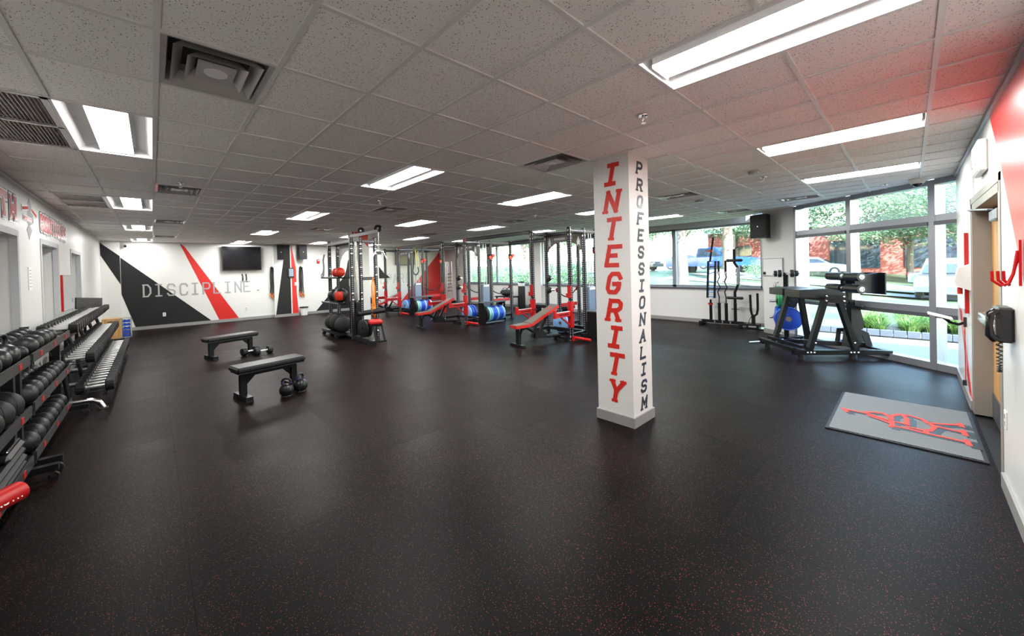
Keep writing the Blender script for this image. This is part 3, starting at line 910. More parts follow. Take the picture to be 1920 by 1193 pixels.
# ================================================================== ceiling fittings
LNAMES = {(4, -4): 'big ceiling light at the top edge, right of the picture', (9, -4): 'long ceiling light second nearest, before the big glazed wall', (14, -4): 'ceiling light closest to the big glazed wall',
          (-1, 2): 'near left ceiling light with a bright central tube', (4, 2): 'ceiling light over the middle, nearest in its row', (9, 2): 'ceiling light just left of the lettered column'}
def light(k, j):
    x0, x1, y0, y1 = AL(k), AL(k + 1), BLN(j), BLN(j + 2)
    w, l = x1 - x0, y1 - y0
    lab = LNAMES.get((k, j))
    t = thing('ceiling_light', lab or '%s ceiling light from the camera in the %s' % (ORD[sorted(q for p, q in LIGHTS if p == k).index(j)], {-1: 'leftmost row of lamps', 4: 'second row of lamps from the left', 9: 'third row of lamps from the left', 14: 'fourth row of lamps from the left', 19: 'lamp row nearest the road windows'}[k]), 'ceiling light', ((x0 + x1) / 2, (y0 + y1) / 2, CEIL), 0, 'recessed ceiling lights')
    mb = new()                                       # folded white pan, open below
    a, b, d = w / 2 - .006, l / 2 - .006, 0.085
    prof = [(-a, 0.004), (-a * .80, d * .62), (-a * .52, d), (a * .52, d), (a * .80, d * .62), (a, 0.004)]
    for (p, q) in zip(prof, prof[1:]):
        mb.add([(p[0], -b, p[1]), (q[0], -b, q[1]), (q[0], b, q[1]), (p[0], b, p[1])], [(0, 1, 2, 3)], True)
    for s in (-1, 1):
        mb.add([(p[0], s * b, p[1]) for p in prof], [tuple(range(6))])
    mb.obj('pan', 'lamp_pan', t)
    mb = new()
    for s in (-1, 1):
        mb.box((s * (w / 2 - .008), 0, 0.004), (.014, l, .010)); mb.box((0, s * (l / 2 - .008), 0.004), (w, .014, .010))
    mb.obj('rim', 'white_metal', t)
    mb = new()                                       # basket: opaque sides, a shallow curved lens below
    n = 8; bl = b * .95; V = []; hw = a * .44
    for i in range(n + 1):
        u = -1 + 2 * i / n; z_ = .012 + .016 * u * u
        V += [(u * hw, -bl, z_), (u * hw, bl, z_)]
    for e in (0, 2 * n):
        x_ = V[e][0]; mb.add([(x_, -bl, .028), (x_, bl, .028), (x_, bl, d), (x_, -bl, d)], [(0, 1, 2, 3)])
    for s_ in (-1, 1): mb.add([(-hw, s_ * bl, .012), (hw, s_ * bl, .012), (hw, s_ * bl, d), (-hw, s_ * bl, d)], [(0, 1, 2, 3)])
    mb.obj('basket_side', 'lamp_pan', t)
    mb = new()
    mb.add(V, [(2 * i, 2 * i + 2, 2 * i + 3, 2 * i + 1) for i in range(n)], True)
    mb.obj('lens', 'lamp_lens_dim' if k == -1 else 'lamp_lens', t)
    return t
for k, j in LIGHTS: light(k, j)
def vent(k, j, lab):
    x0, x1, y0, y1 = AL(k), AL(k + 1), BLN(j), BLN(j + 1)
    w, l = (x1 - x0) / 2 - .004, (y1 - y0) / 2 - .004
    t = thing('ceiling_vent', lab, 'air vent', ((x0 + x1) / 2, (y0 + y1) / 2, CEIL), 0, 'stepped ceiling air vents')
    def ring(a, z0, b, z1, mat, name, par=t):
        mb = new()
        V = [(sx * w * f_, sy * l * f_, z) for f_, z in ((a, z0), (b, z1)) for sx, sy in ((-1, -1), (1, -1), (1, 1), (-1, 1))]
        mb.add(V, [(i, (i + 1) % 4, 4 + (i + 1) % 4, 4 + i) for i in range(4)])
        return mb.obj(name, mat, par)
    mb = new(); mb.box((0, 0, .13), (2 * w, 2 * l, .01)); mb.obj('plenum', 'vent_dark', t)
    ring(1.0, 0.0, 0.86, 0.012, 'vent_metal', 'frame'); ring(0.86, 0.012, 0.80, 0.12, 'vent_metal', 'throat')
    ring(0.78, -0.004, 0.60, 0.055, 'vent_metal', 'outer_cone'); ring(0.54, -0.006, 0.36, 0.05, 'vent_metal', 'middle_cone')
    mb = new(); mb.box((0, 0, 0.012), (w * .70, l * .70, .006)); p = mb.obj('centre_plate', 'vent_metal', t)
    mb = new(); mb.cyl((0, 0, 0.003), (0, 0, 0.010), min(w, l) * .22, 20); mb.obj('damper_boss', 'white_metal', p)
    return t
VN = {(0, 0): 'big stepped metal air vent at the top left', (6, 0): 'metal air vent left of the lettered column', (13, 0): 'ceiling air vent above the barbell stand', (0, 6): 'air vent in the left row, second nearest'}
for k, j in VENTS: vent(k, j, VN.get((k, j), '%s ceiling air vent from the camera in the %s' % (ORD[sorted(q for p, q in VENTS if p == k).index(j)], {0: 'leftmost vent row', 6: 'vent row over the room middle', 13: 'vent row over the racks', 18: 'row before the glazed wall', 20: 'row by the road windows'}[k])))
for n_, (k, j) in enumerate(GRILLES):
    x0, x1, y0, y1 = AL(k), AL(k + 1), BLN(j), BLN(j + 2)
    t = thing('return_grille', ['louvred return grille at the left edge beside the near lamp', 'smaller louvred grille farther along the left wall'][n_], 'air grille', ((x0 + x1) / 2, (y0 + y1) / 2, CEIL), 0, 'return air grilles')
    w, l = x1 - x0, y1 - y0
    mb = new()
    for s in (-1, 1):
        mb.box((s * (w / 2 - .015), 0, .003), (.03, l, .014)); mb.box((0, s * (l / 2 - .015), .003), (w, .03, .014))
    mb.box((0, 0, .003), (w, .03, .014)); mb.obj('frame', 'vent_metal', t)
    mb = new(); mb.box((0, 0, .06), (w, l, .01)); mb.obj('duct', 'vent_dark', t)
    mb = new()
    for i in range(21):
        xx = -w / 2 + .03 + (w - .06) * (i + .5) / 21
        mb.box((xx, 0, .012), (.003, l - .05, .018), Matrix.Rotation(0.6, 3, 'Y'))
    tag(mb.obj('louvres', 'vent_metal', t), kind='stuff')
def sprinkler(x, y, lab):
    t = thing('sprinkler', lab, 'sprinkler', (x, y, CEIL), 0, 'ceiling sprinklers')
    mb = new(); mb.lathe([(0.0, 0.0), (.036, 0.0), (.034, -.006), (.014, -.010), (.012, -.03), (0, -.03)], n=16); mb.obj('escutcheon', 'chrome', t)
    mb = new()
    for s in (-1, 1): mb.tube([(s * .010, 0, -.02), (s * .014, 0, -.038), (s * .003, 0, -.052)], .003, 6)
    mb.lathe([(0, -.052), (.018, -.052), (.018, -.055), (0, -.055)], n=12); mb.obj('deflector', 'chrome', t)
for x, y, lab in ((2.70, 1.32, 'chrome sprinkler head near the lettered column top'), (0.27, 5.78, 'sprinkler head beside the left vent row'), (5.9, 1.28, 'sprinkler head between the two right-hand lamps'), (8.1, 0.24, 'sprinkler head close to the glazed wall'), (2.63, 5.54, 'small sprinkler head by the middle vent'), (5.94, 5.3, 'small sprinkler head over the racks'), (-0.17, 10.25, 'small sprinkler head between the far left lamps')):
    sprinkler(x, y, lab)
for x, y, r, mat, lab in ((5.44, 1.28, .06, 'grey_plastic', 'flat round detector in the ceiling right of the column'), (7.11, 2.49, .075, 'grey_plastic', 'dark smoke detector beside the barbell stand vent')):
    t = thing('smoke_detector', lab, 'detector', (x, y, CEIL)); mb = new()
    mb.lathe([(0, 0), (r, 0), (r, -.012), (r * .8, -.03), (0, -.034)], n=20); mb.obj('housing', mat, t)
t = thing('dome_camera', 'white dome camera under the ceiling before the glazed wall', 'camera', (7.95, -0.08, CEIL))
mb = new(); mb.lathe([(0, 0), (.085, 0), (.085, -.03), (.062, -.065), (.055, -.065)], n=24); mb.obj('housing', 'white_plastic', t)
mb = new(); mb.lathe([(.055, -.06), (.048, -.085), (.03, -.10), (0, -.108)], n=20); mb.obj('dome', 'black_gloss', t)
t = thing('bullet_camera', 'small white security camera at the back wall corner', 'camera', (-0.60, YB, 2.60))
mb = new(); mb.cyl((0, 0, .03), (0, -.06, .03), .03); mb.obj('bracket', 'white_plastic', t)
mb = new(); mb.tube([(0, -.04, 0), (0.02, -.2, -.03)], .042, 14); mb.obj('housing', 'white_plastic', t)
mb = new(); mb.cyl((0.02, -.20, -.03), (0.0207, -.206, -.031), .034); mb.obj('camera_lens', 'black_gloss', t)
# ================================================================== kettlebell racks along the left wall
def shelf_rack(y0, y1, label):
    t = thing('storage_rack', label, 'rack', (-0.93, y0, 0), 0, 'kettlebell storage racks')
    L = y1 - y0
    xf, xb = 0.19, -0.165                        # front and back edge
    for z in (0.20, 0.60, 1.0):
        mb = new()
        mb.box((0.0, L / 2, z - 0.045), (xf - xb, L - 0.02, 0.012), Matrix.Rotation(0.04, 3, 'Y'))
        mb.bar((xf, 0.01, z - 0.02), (xf, L - 0.01, z - 0.02), 0.012, 0.075)
        mb.bar((xb, 0.01, z - 0.01), (xb, L - 0.01, z - 0.01), 0.012, 0.06)
        sh = mb.obj('shelf', 'rack_grey', t)
        for k in range(3):
            mb = new(); yy = L * (k + .5) / 3; mb.box((xf + .0075, yy, z - .02), (.003, .07, .045)); mb.obj('shelf_sticker', 'red_steel', sh)
        for yy in (0.02, L - 0.02):
            mb = new(); mb.box((xf - .03, yy, z - .06), (.06, .03, .05)); mb.cyl((xf - .03, yy - .02, z - .06), (xf - .03, yy + .02, z - .06), .014, 10); mb.obj('shelf_bracket', 'black_plastic', sh)
    for yy in (0.06, L - 0.06):
        for xx in (xb + .03, xf - .10):
            mb = new(); mb.box((xx, yy, 0.60 if xx < 0 else .52), (0.06, 0.06, 1.0 if xx < 0 else .84)); mb.obj('post', 'upright_steel', t)
        mb = new(); mb.bar((xb - .02, yy, .105), (xf + .14, yy, .105), .06, .05); mb.obj('foot_rail', 'black_steel', t)
        for xx in (xb, xf + .10):
            mb = new()
            mb.box((xx, yy, .074), (.05, .05, .012)); 
            for s in (-1, 1): mb.bar((xx, yy + s * .018, .07), (xx + .012, yy + s * .018, .03), .005, .03)
            c = mb.obj('caster_fork', 'chrome', t)
            mb = new(); mb.cyl((xx + .012, yy - .013, .031), (xx + .012, yy + .013, .031), .031, 16); mb.obj('caster_wheel', 'rubber', c)
    return t
shelf_rack(2.85, 4.76, 'nearest black shelf rack at the left edge with kettlebells')
shelf_rack(4.84, 6.72, 'second black three-shelf rack on casters beside the dumbbells')

def kettlebell_mesh(r, band=None):
    """a kettlebell standing on z=0; returns list of (name, MB, mat)"""
    b = new()
    prof = [(0, 0), (r * .62, 0), (r * .75, r * .06)]
    for i in range(1, 12):
        a = -1.02 + i * (PI * .5 + 1.02 - .12) / 12
        prof.append((r * math.cos(a) * 1.0, r * .9 + r * math.sin(a)))
    prof.append((0, r * 1.9))
    b.lathe(prof, n=22)
    h = new()
    R = r * .62; zt = r * 2.55; z0 = r * 1.60
    pts = [(0, -R * .86, z0), (0, -R * 1.02, z0 + r * .35), (0, -R * .98, z0 + r * .72), (0, -R * .62, zt), (0, 0, zt + r * .03), (0, R * .62, zt), (0, R * .98, z0 + r * .72), (0, R * 1.02, z0 + r * .35), (0, R * .86, z0)]
    # smooth the handle a little
    P2 = []
    for i in range(len(pts) - 1):
        a, c = Vector(pts[i]), Vector(pts[i + 1]); P2 += [a, a.lerp(c, .5)]
    P2.append(Vector(pts[-1]))
    P3 = [P2[0]] + [(P2[i - 1] + P2[i] * 2 + P2[i + 1]) / 4 for i in range(1, len(P2) - 1)] + [P2[-1]]
    h.tube(P3, r * .165, 10)
    return b, h
kb_proto = {}
def kettlebell(x, y, z, r, rz, label, group, band=False):
    key = (round(r, 3), band)
    if key not in kb_proto:
        b, h = kettlebell_mesh(r)
        t = thing('kettlebell', label, 'kettlebell', (x, y, z), rz, group)
        body = b.obj('bell', 'iron', t); hd = h.obj('handle', 'iron', t)
        if band:
            m = new()
            for s in (-1, 1): m.cyl((0, s * r * .625, r * 1.92), (0, s * r * .63, r * 2.05), r * .185, 12)
            m.obj('colour_band', 'purple', t)
        kb_proto[key] = t
        return t
    t = copy_tree(kb_proto[key], (x, y, z), rz, label)
    t['group'] = group
    return t
rnd = random.Random(3)
KBG = 'kettlebells on the nearest shelf rack'
MBG = 'black medicine balls on the second shelf rack'
shelf_name = {0.20: 'bottom', 0.60: 'middle', 1.0: 'top'}
ball_proto = {}
def soft_ball(x, y, z, r, rz, label, group, mat='vinyl_black'):
    key = (round(r, 3), mat)
    if key in ball_proto:
        t = copy_tree(ball_proto[key], (x, y, z), rz, label); t['group'] = group
        return t
    t = thing('medicine_ball', label, 'medicine ball', (x, y, z), rz, group)
    mb = new(); mb.ball((0, 0, r * .95), r, 22, 14, (1, 1, .95)); mb.obj('shell', mat, t)
    mb = new()
    for tilt in (0.0, 1.57):
        pts = [Matrix.Rotation(tilt, 3, 'Z') @ Vector((math.cos(a) * r * .99, 0, math.sin(a) * r * .945)) + Vector((0, 0, r * .95)) for a in [2 * PI * k / 22 for k in range(22)]]
        mb.tube(pts, r * .022, 5, closed=True)
    mb.obj('seam', 'iron' if mat != 'rubber' else 'vinyl_black', t)
    ball_proto[key] = t
    return t
for z, front, back in ((1.0, (.058, .085, .085, .09, .085, .08), (.075, .075, .08, .08, .085, .085, .085)), (0.60, (.098, .095, .092, .092, .088, .088, .085, .08), (.09,) * 7), (0.20, (.098, .098, .095, .09, .09, .088, .085, .085), (.09,) * 7)):
    for row, radii, xx in (('front', front, -.835), ('back', back, -1.005)):
        y = 4.93 + (.03 if row == 'back' else 0)
        for i, r in enumerate(radii):
            y += r
            soft_ball(xx, y, z - 0.036, r, rnd.uniform(-1, 1), '%s black medicine ball from the near end, %s row, %s shelf of the second rack' % (ORD[i], row, shelf_name[z]), MBG)
            y += r + (.055 if len(radii) < 7 else .03)
for row, xx, n_, r in (('front', -.85, 7, .095), ('back', -1.02, 7, .075)):
    for i in range(n_):
        kettlebell(xx, 4.60 - i * .245, .967, r, rnd.uniform(-.5, .5), '%s black kettlebell from the far end, %s row, top shelf of the nearest rack' % (ORD[i], row), KBG)
for i in range(6):
    soft_ball(-.86, 4.58 - i * .27, .565, .118, rnd.uniform(-1, 1), '%s rubber slam ball from the far end, middle shelf of the nearest rack' % ORD[i], 'slam balls on the nearest shelf rack', 'rubber')
# folded pads, a weighted vest and a red foam roller on the lowest shelf of the nearest rack
t = thing('folded_mat', 'grey folded exercise mat under the black vest, lower left', 'mat', (-0.93, 4.22, 0.163))
for k in range(3):
    mb = new(); mb.box((0.03, -k * 0.0, 0.03 + k * .056), (0.30 - .012 * k, 0.95, 0.052), ch=.02); mb.obj('fold', 'rubber', t)
t = thing('weight_vest', 'black weight vest lying on the folded mat', 'vest', (-0.90, 4.48, 0.335))
mb = new(); mb.box((0.0, 0, 0.03), (0.27, 0.44, 0.055), Matrix.Rotation(.06, 3, 'Y'), ch=.022); mb.obj('panel', 'vinyl_black', t)
mb = new(); mb.box((0.055, 0.02, 0.066), (0.12, 0.34, 0.018), Matrix.Rotation(.06, 3, 'Y'), ch=.008); mb.obj('strap', 'black_gloss', t)
mb = new()
for k in range(3): mb.prism([(0.02 + k * .05, -.0), (0.05 + k * .05, 0), (0.07 + k * .05, .05)], (0.02, -.1, .0795), (0, 1, 0), (-1, 0, 0), .001)
mb.obj('vest_mark', 'letter_white', t)
t = thing('foam_roller', 'red foam roller sticking out at the lower left edge', 'roller', (-0.80, 3.78, 0.252), -0.62)
mb = new(); mb.tube([(0.02, -.33, 0), (0.02, .19, 0)], .062, 20, caps=False); mb.tube([(0.02, -.33, 0), (0.02, .19, 0)], .030, 16, caps=False)
for yy in (-.33, .19):
    V = []; n = 20
    for k in range(n):
        a = 2 * PI * k / n; V += [(.02 + math.cos(a) * .062, yy, math.sin(a) * .062), (.02 + math.cos(a) * .030, yy, math.sin(a) * .030)]
    mb.add(V, [(2 * k, (2 * k + 2) % (2 * n), (2 * k + 3) % (2 * n), 2 * k + 1) for k in range(n)])
mb.obj('tube', 'red_steel', t)
for i, chx in enumerate('STRENGTH'):
    mb = new(); letter(mb, chx, .030, .034, .007, (0, 0, 0), (0, 1, 0), (-.25, 0, .97), .002); mb.obj('letter', 'letter_white', t, (.0805, -.14 + i * .037, -.017))

# ================================================================== dumbbell rack, three tiers
DBY0, DBY1 = 6.80, 11.55
t = thing('dumbbell_rack', 'long three-tier dumbbell rack along the left wall', 'rack', (-0.75, DBY0, 0))
TIER = [(-0.56, 0.27), (-0.715, 0.645), (-0.85, 1.02)]
LL = DBY1 - DBY0
for (tx, tz) in TIER:
    for s in (-1, 1):
        mb = new(); mb.bar((tx + .75 + s * .085, 0, tz - .075 - s * .02), (tx + .75 + s * .085, LL, tz - .075 - s * .02), .045, .02); mb.obj('tier_rail', 'black_steel', t)
    mb = new()
    for k in range(25):
        y = .06 + k * (LL - .12) / 24
        mb.box((tx + .75, y + .09, tz - .07), (.16, .05, .006))
    tag(mb.obj('saddle_plates', 'black_steel', t), kind='stuff')
for k in range(5):
    y = .02 + k * (LL - .08) / 4
    mb = new()
    mb.tube([(-.30, y, .13), (.06, y, .13), (.16, y, .125), (.225, y, .09), (.26, y, .015)], .028, 10)
    mb.obj('front_foot', 'steel', t)
    mb = new(); mb.box((.265, y, .008), (.075, .075, .012)); mb.obj('foot_pad', 'steel', t)
    mb = new(); mb.tube([(-.02, y, .13), (-.06, y, .5), (-.14, y, .80), (-.20, y, 1.0)], .026, 10); mb.tube([(-.30, y, .0), (-.30, y, .95)], .024, 8); mb.obj('upright', 'black_steel', t)
    for (tx, tz) in TIER[1:]:
        mb = new(); mb.tube([(-.30, y, tz - .16), (tx + .75 + .02, y, tz - .12)], .020, 8); mb.obj('tier_arm', 'steel', t)
mb = new(); mb.bar((-.33, LL - .9, 1.16), (-.05, LL - .05, 1.10), .02, .22); mb.obj('end_board', 'black_plastic', t)
def dumbbell(name_loc, r, hl, label, group, rz=0.0, proto={}):
    key = (r, hl)
    if key not in proto:
        d = thing('dumbbell', label, 'dumbbell', name_loc, rz, group)
        mb = new(); mb.lathe([(.013, -hl), (.016, -hl * .5), (.018, 0), (.016, hl * .5), (.013, hl)], ax=(1, 0, 0), n=12); mb.lathe([(.022, -hl), (.022, -hl + .012)], ax=(1, 0, 0), n=12); mb.lathe([(.022, hl - .012), (.022, hl)], ax=(1, 0, 0), n=12)
        mb.obj('grip', 'grip_steel', d)
        w = .060 + r * .30
        for s in (-1, 1):
            mb = new(); mb.lathe([(0, s * hl), (r * .94, s * hl), (r, s * (hl + .008)), (r, s * (hl + w - .008)), (r * .94, s * (hl + w)), (0, s * (hl + w))], ax=(1, 0, 0), n=12, smooth=False); mb.obj('head', 'rubber', d)
        proto[key] = d
        return d
    d = copy_tree(proto[key], name_loc, rz, label); d['group'] = group
    return d
TN = ('bottom', 'middle', 'top')
for ti, (tx, tz) in enumerate(TIER):
    n = 24
    for k in range(n):
        y = DBY0 + .12 + k * (LL - .24) / (n - 1)
        r = (.074, .070, .060)[ti] - (k // 8) * .004
        dumbbell((tx, y, tz + (.0 if ti else .0)), r, .085, '%s dumbbell from the near end on the %s tier of the long rack' % (ORD[k], TN[ti]), 'dumbbells on the three-tier rack', rnd.uniform(-.03, .03))

# ================================================================== wooden jump box and blue step stack
t = thing('plyo_box', 'plywood jump box standing beyond the dumbbell rack', 'box', (-0.83, 14.35, 0))
mb = new(); mb.box((0, .15, .27), (.36, .40, .54)); mb.obj('box_body', 'wood', t)
mb = new(); mb.box((-.02, -.0515, .46), (.11, .004, .03), ch=.0018); mb.obj('hand_hole', 'vent_dark', t)
for z in (.02, .52): mb = new(); mb.box((0, -.0515, z), (.36, .004, .012)); mb.obj('finger_joint', 'door_frame', t)
t = thing('step_stack', 'stack of blue plastic pieces in a dark frame beside the jump box', 'rack', (-0.55, 14.42, 0))
mb = new()
for s in (-1, 1): mb.box((s * .09, 0, .27), (.02, .22, .54))
mb.box((0, 0, .535), (.2, .22, .015)); mb.box((0, 0, .02), (.2, .22, .02)); mb.obj('frame', 'grey_plastic', t)
for k in range(5):
    mb = new(); mb.prism([(-.075, 0), (.075, 0), (.06, .07), (0, .05), (-.06, .07)], (0, .1, .04 + k * .095), (1, 0, 0), (0, 0, 1), .2); mb.obj('blue_piece', 'blue_plate', t)

# ================================================================== wall things on the left and at the back
t = thing('whiteboard', 'white wall board with a red left edge between the left windows', 'board', (XL, 9.95, 1.10), PI / 2)
mb = new(); mb.box((0, -.012, .29), (1.08, .02, .58)); mb.obj('panel', 'board_white', t)
mb = new(); mb.box((-.55, -.014, .29), (.05, .026, .60)); mb.obj('red_edge', 'red_steel', t)
for z in (.585, -.004): mb = new(); mb.box((0, -.014, z), (1.1, .026, .012)); mb.obj('edge_trim', 'grey_plastic', t)
mb = new(); mb.box((.40, -.024, .14), (.10, .002, .014), Matrix.Rotation(.7, 3, 'Y')); mb.box((.40, -.024, .14), (.10, .002, .014), Matrix.Rotation(-.7, 3, 'Y')); mb.obj('pen_mark', 'blue_plate', t)
t = thing('wall_notice', 'narrow white paper notice between the first two left windows', 'notice', (XL, 7.3, 1.50), PI / 2)
mb = new(); mb.box((0, -.004, .14), (.16, .006, .28)); mb.obj('sheet', 'letter_white', t)
mb = new()
for k in range(6): mb.box((0, -.008, .04 + k * .04), (.11, .001, .010))
mb.obj('print', 'paint_grey', t)
t = thing('television', 'large black wall television beside the red band', 'television', (2.36, YB, 1.78))
mb = new(); mb.box((0, -.10, .42), (1.16, .05, .84), ch=.008); mb.obj('bezel', 'black_plastic', t)
mb = new(); mb.box((0, -.127, .425), (1.12, .004, .80)); mb.obj('screen', 'screen', t)
mb = new(); mb.box((0, -.038, .42), (.4, .075, .3)); mb.obj('wall_mount', 'black_steel', t)
def speaker(loc, rz, label, w=.27, h=.55, d=.26, tilt=0.0):
    t = thing('loudspeaker', label, 'speaker', loc, rz, 'black wall loudspeakers')
    R = Matrix.Rotation(tilt, 3, 'Z')
    mb = new(); mb.prism([(-w / 2, -d - .06), (w / 2, -d - .06), (w / 2 * .62, -.06), (-w / 2 * .62, -.06)], (0, 0, 0), (1, 0, 0), (0, 1, 0), h)
    mb.v = [tuple(R @ Vector(v)) for v in mb.v]; mb.obj('cabinet', 'black_plastic', t)
    mb = new(); mb.box(R @ Vector((0, -d - .064, h / 2)), (w * .92, .01, h * .94), R); g = mb.obj('grille', 'rubber', t)
    mb = new(); mb.cyl(R @ Vector((0, -d - .068, h / 2)), R @ Vector((0, -d - .072, h / 2)), .012, 12); mb.obj('badge', 'bolt', g)
    mb = new(); mb.box((0, -.035, h / 2), (.06, .07, .14)); mb.obj('bracket', 'black_steel', t)
    return t
speaker((3.52, 15.975, 2.14), 0, 'black loudspeaker right of the television, left of the red pilaster')
speaker((4.30, YB, 2.16), 0, 'black loudspeaker right of the red pilaster')
def bands(x, y, label, z=1.86):
    t = thing('hanging_bands', label, 'resistance bands', (x, y, z))
    mb = new(); mb.cyl((0, 0, 0), (0, -.07, .01), .018, 10); mb.cyl((0, -.0, 0), (0, -.012, 0), .04, 14); mb.obj('hook', 'black_plastic', t)
    for k in range(4):
        o = (k - 1.5) * .025
        mb = new(); L = .95 + .06 * (k % 2)
        mb.tube([(o, -.04 - .012 * k, 0), (o * 1.5, -.045 - .012 * k, -.3), (o * 1.3, -.045 - .012 * k, -.7), (o * 1.8, -.04 - .01 * k, -L)], .015, 8)
        b = mb.obj('band', 'rubber', t)
        mb = new(); mb.tube([(o * 1.8, -.04 - .01 * k, -L), (o * 2.6, -.045, -L - .10), (o * 1.8 + .02, -.06, -L - .17), (o * 1.4, -.05, -L - .03)], .012, 8)
        mb.obj('band_handle', 'orange', b)
bands(3.28, YB, 'dark resistance bands with orange handles left of the pilaster')
bands(4.27, YB, 'dark resistance bands with orange handles right of the pilaster')
t = thing('wall_tablet', 'small wall tablet with a blue screen on the pilaster', 'tablet', (3.90, 15.975, 1.46))
mb = new(); mb.box((0, -.02, .19), (.20, .04, .38), ch=.008); mb.obj('case', 'black_plastic', t)
mb = new(); mb.box((0, -.042, .2), (.15, .004, .28)); mb.obj('screen', 'screen_blue', t)
t = thing('fire_alarm', 'small red fire alarm on the back wall', 'alarm', (4.92, YB, 2.0))
mb = new(); mb.box((0, -.025, .08), (.10, .05, .16), ch=.008); mb.obj('case', 'red_steel', t)
mb = new(); mb.box((0, -.053, .11), (.05, .008, .04)); mb.obj('strobe', 'white_plastic', t)
for x in (2.36, 2.47):
    t = thing('wall_hook', 'black hanging clip on the wall under the television' + (', left of the pair' if x < 2.4 else ', right of the pair'), 'hook', (x, YB, 1.42))
    mb = new(); mb.tube([(0, -.01, .22), (0, -.05, .20), (.01, -.05, .05), (0, -.03, 0)], .022, 8); mb.obj('clip', 'black_plastic', t)
    mb = new(); mb.cyl((0, 0, .2), (0, -.015, .2), .03, 12); mb.obj('wall_plate', 'grey_plastic', t)
t = thing('bucket', 'white bucket with a black rim standing at the back wall', 'bucket', (4.30, 15.90, 0))
mb = new(); mb.lathe([(0, 0), (.115, 0), (.14, .29), (.15, .29), (.15, .31), (.135, .31), (.11, .02), (0, .02)], n=24); mb.obj('pail', 'white_bucket', t)
mb = new(); mb.lathe([(.143, .285), (.156, .285), (.156, .32), (.135, .32), (.13, .285)], n=24); mb.obj('bin_liner', 'black_plastic', t)
def outlet(loc, rz, label):
    t = thing('wall_outlet', label, 'outlet', loc, rz, 'wall outlets')
    mb = new(); mb.box((0, -.004, 0), (.075, .008, .12), ch=.003); mb.obj('plate', 'white_plastic', t)
    for z in (-.025, .025): mb = new(); mb.box((0, -.009, z), (.035, .003, .03)); mb.obj('socket', 'grey_plastic', t)
outlet((0.25, YB - .004, .42), 0, 'white wall outlet low on the painted black band')
outlet((2.45, YB, .40), 0, 'white wall outlet low beside the red band')
outlet((4.05, 15.975, 1.22), 0, 'white switch plate under the tablet on the pilaster')
outlet((4.24, YR, .50), PI, 'white wall outlet right of the wooden door')

# ================================================================== flat benches, dumbbells and kettlebells on the floor
def flat_bench(x0, y0, x1, y1, h, label):
    d = Vector((x1 - x0, y1 - y0, 0)); L = d.length
    t = thing('flat_bench', label, 'bench', (x0, y0, 0), math.atan2(d.y, d.x), 'black flat benches')
    mb = new(); mb.box((L / 2, 0, h - .035), (L + .16, .33, .07), ch=.022); p = mb.obj('pad', 'vinyl_black', t)
    mb = new(); mb.box((L / 2, 0, h - .078), (L + .12, .28, .016)); mb.obj('pad_board', 'black_plastic', p)
    mb = new(); mb.bar((0, 0, h - .115), (L, 0, h - .115), .075, .06); mb.obj('spine', 'black_steel', t)
    for xx, s in ((.03, 1), (L - .03, -1)):
        mb = new(); mb.box((xx, 0, (h - .12) / 2 + .02), (.072, .072, h - .16)); lg = mb.obj('leg', 'black_steel', t)
        mb = new(); mb.prism([(xx + s * .03, h - .145), (xx + s * .15, h - .145), (xx + s * .03, h - .27)], (0, .006, 0), (1, 0, 0), (0, 0, 1), .012); mb.obj('gusset', 'black_steel', lg)
        mb = new(); mb.box((xx, 0, .035), (.08, .42, .06)); ft = mb.obj('foot_bar', 'black_steel', t)
        for q in (-1, 1):
            mb = new(); mb.box((xx, q * .185, .012), (.085, .06, .024)); mb.obj('foot_cap', 'rubber', ft)
    return t
flat_bench(0.80, 5.865, 1.48, 5.995, 0.44, 'near black flat bench with the two kettlebells beside it')
flat_bench(0.77, 9.17, 1.50, 9.37, 0.42, 'farther black flat bench with a pair of dumbbells')
kettlebell(1.27, 5.60, 0, .088, .9, 'black kettlebell with purple bands, left of the floor pair', 'kettlebells on the floor', True)
kettlebell(1.46, 5.68, 0, .092, 2.3, 'black kettlebell with purple bands, right of the floor pair', 'kettlebells on the floor', True)
dumbbell((1.42, 9.05, .075), .075, .075, 'round dumbbell on the floor by the far bench, left one', 'dumbbells on the floor', .35)
dumbbell((1.62, 8.88, .075), .075, .075, 'round dumbbell on the floor by the far bench, right one', 'dumbbells on the floor', .2)
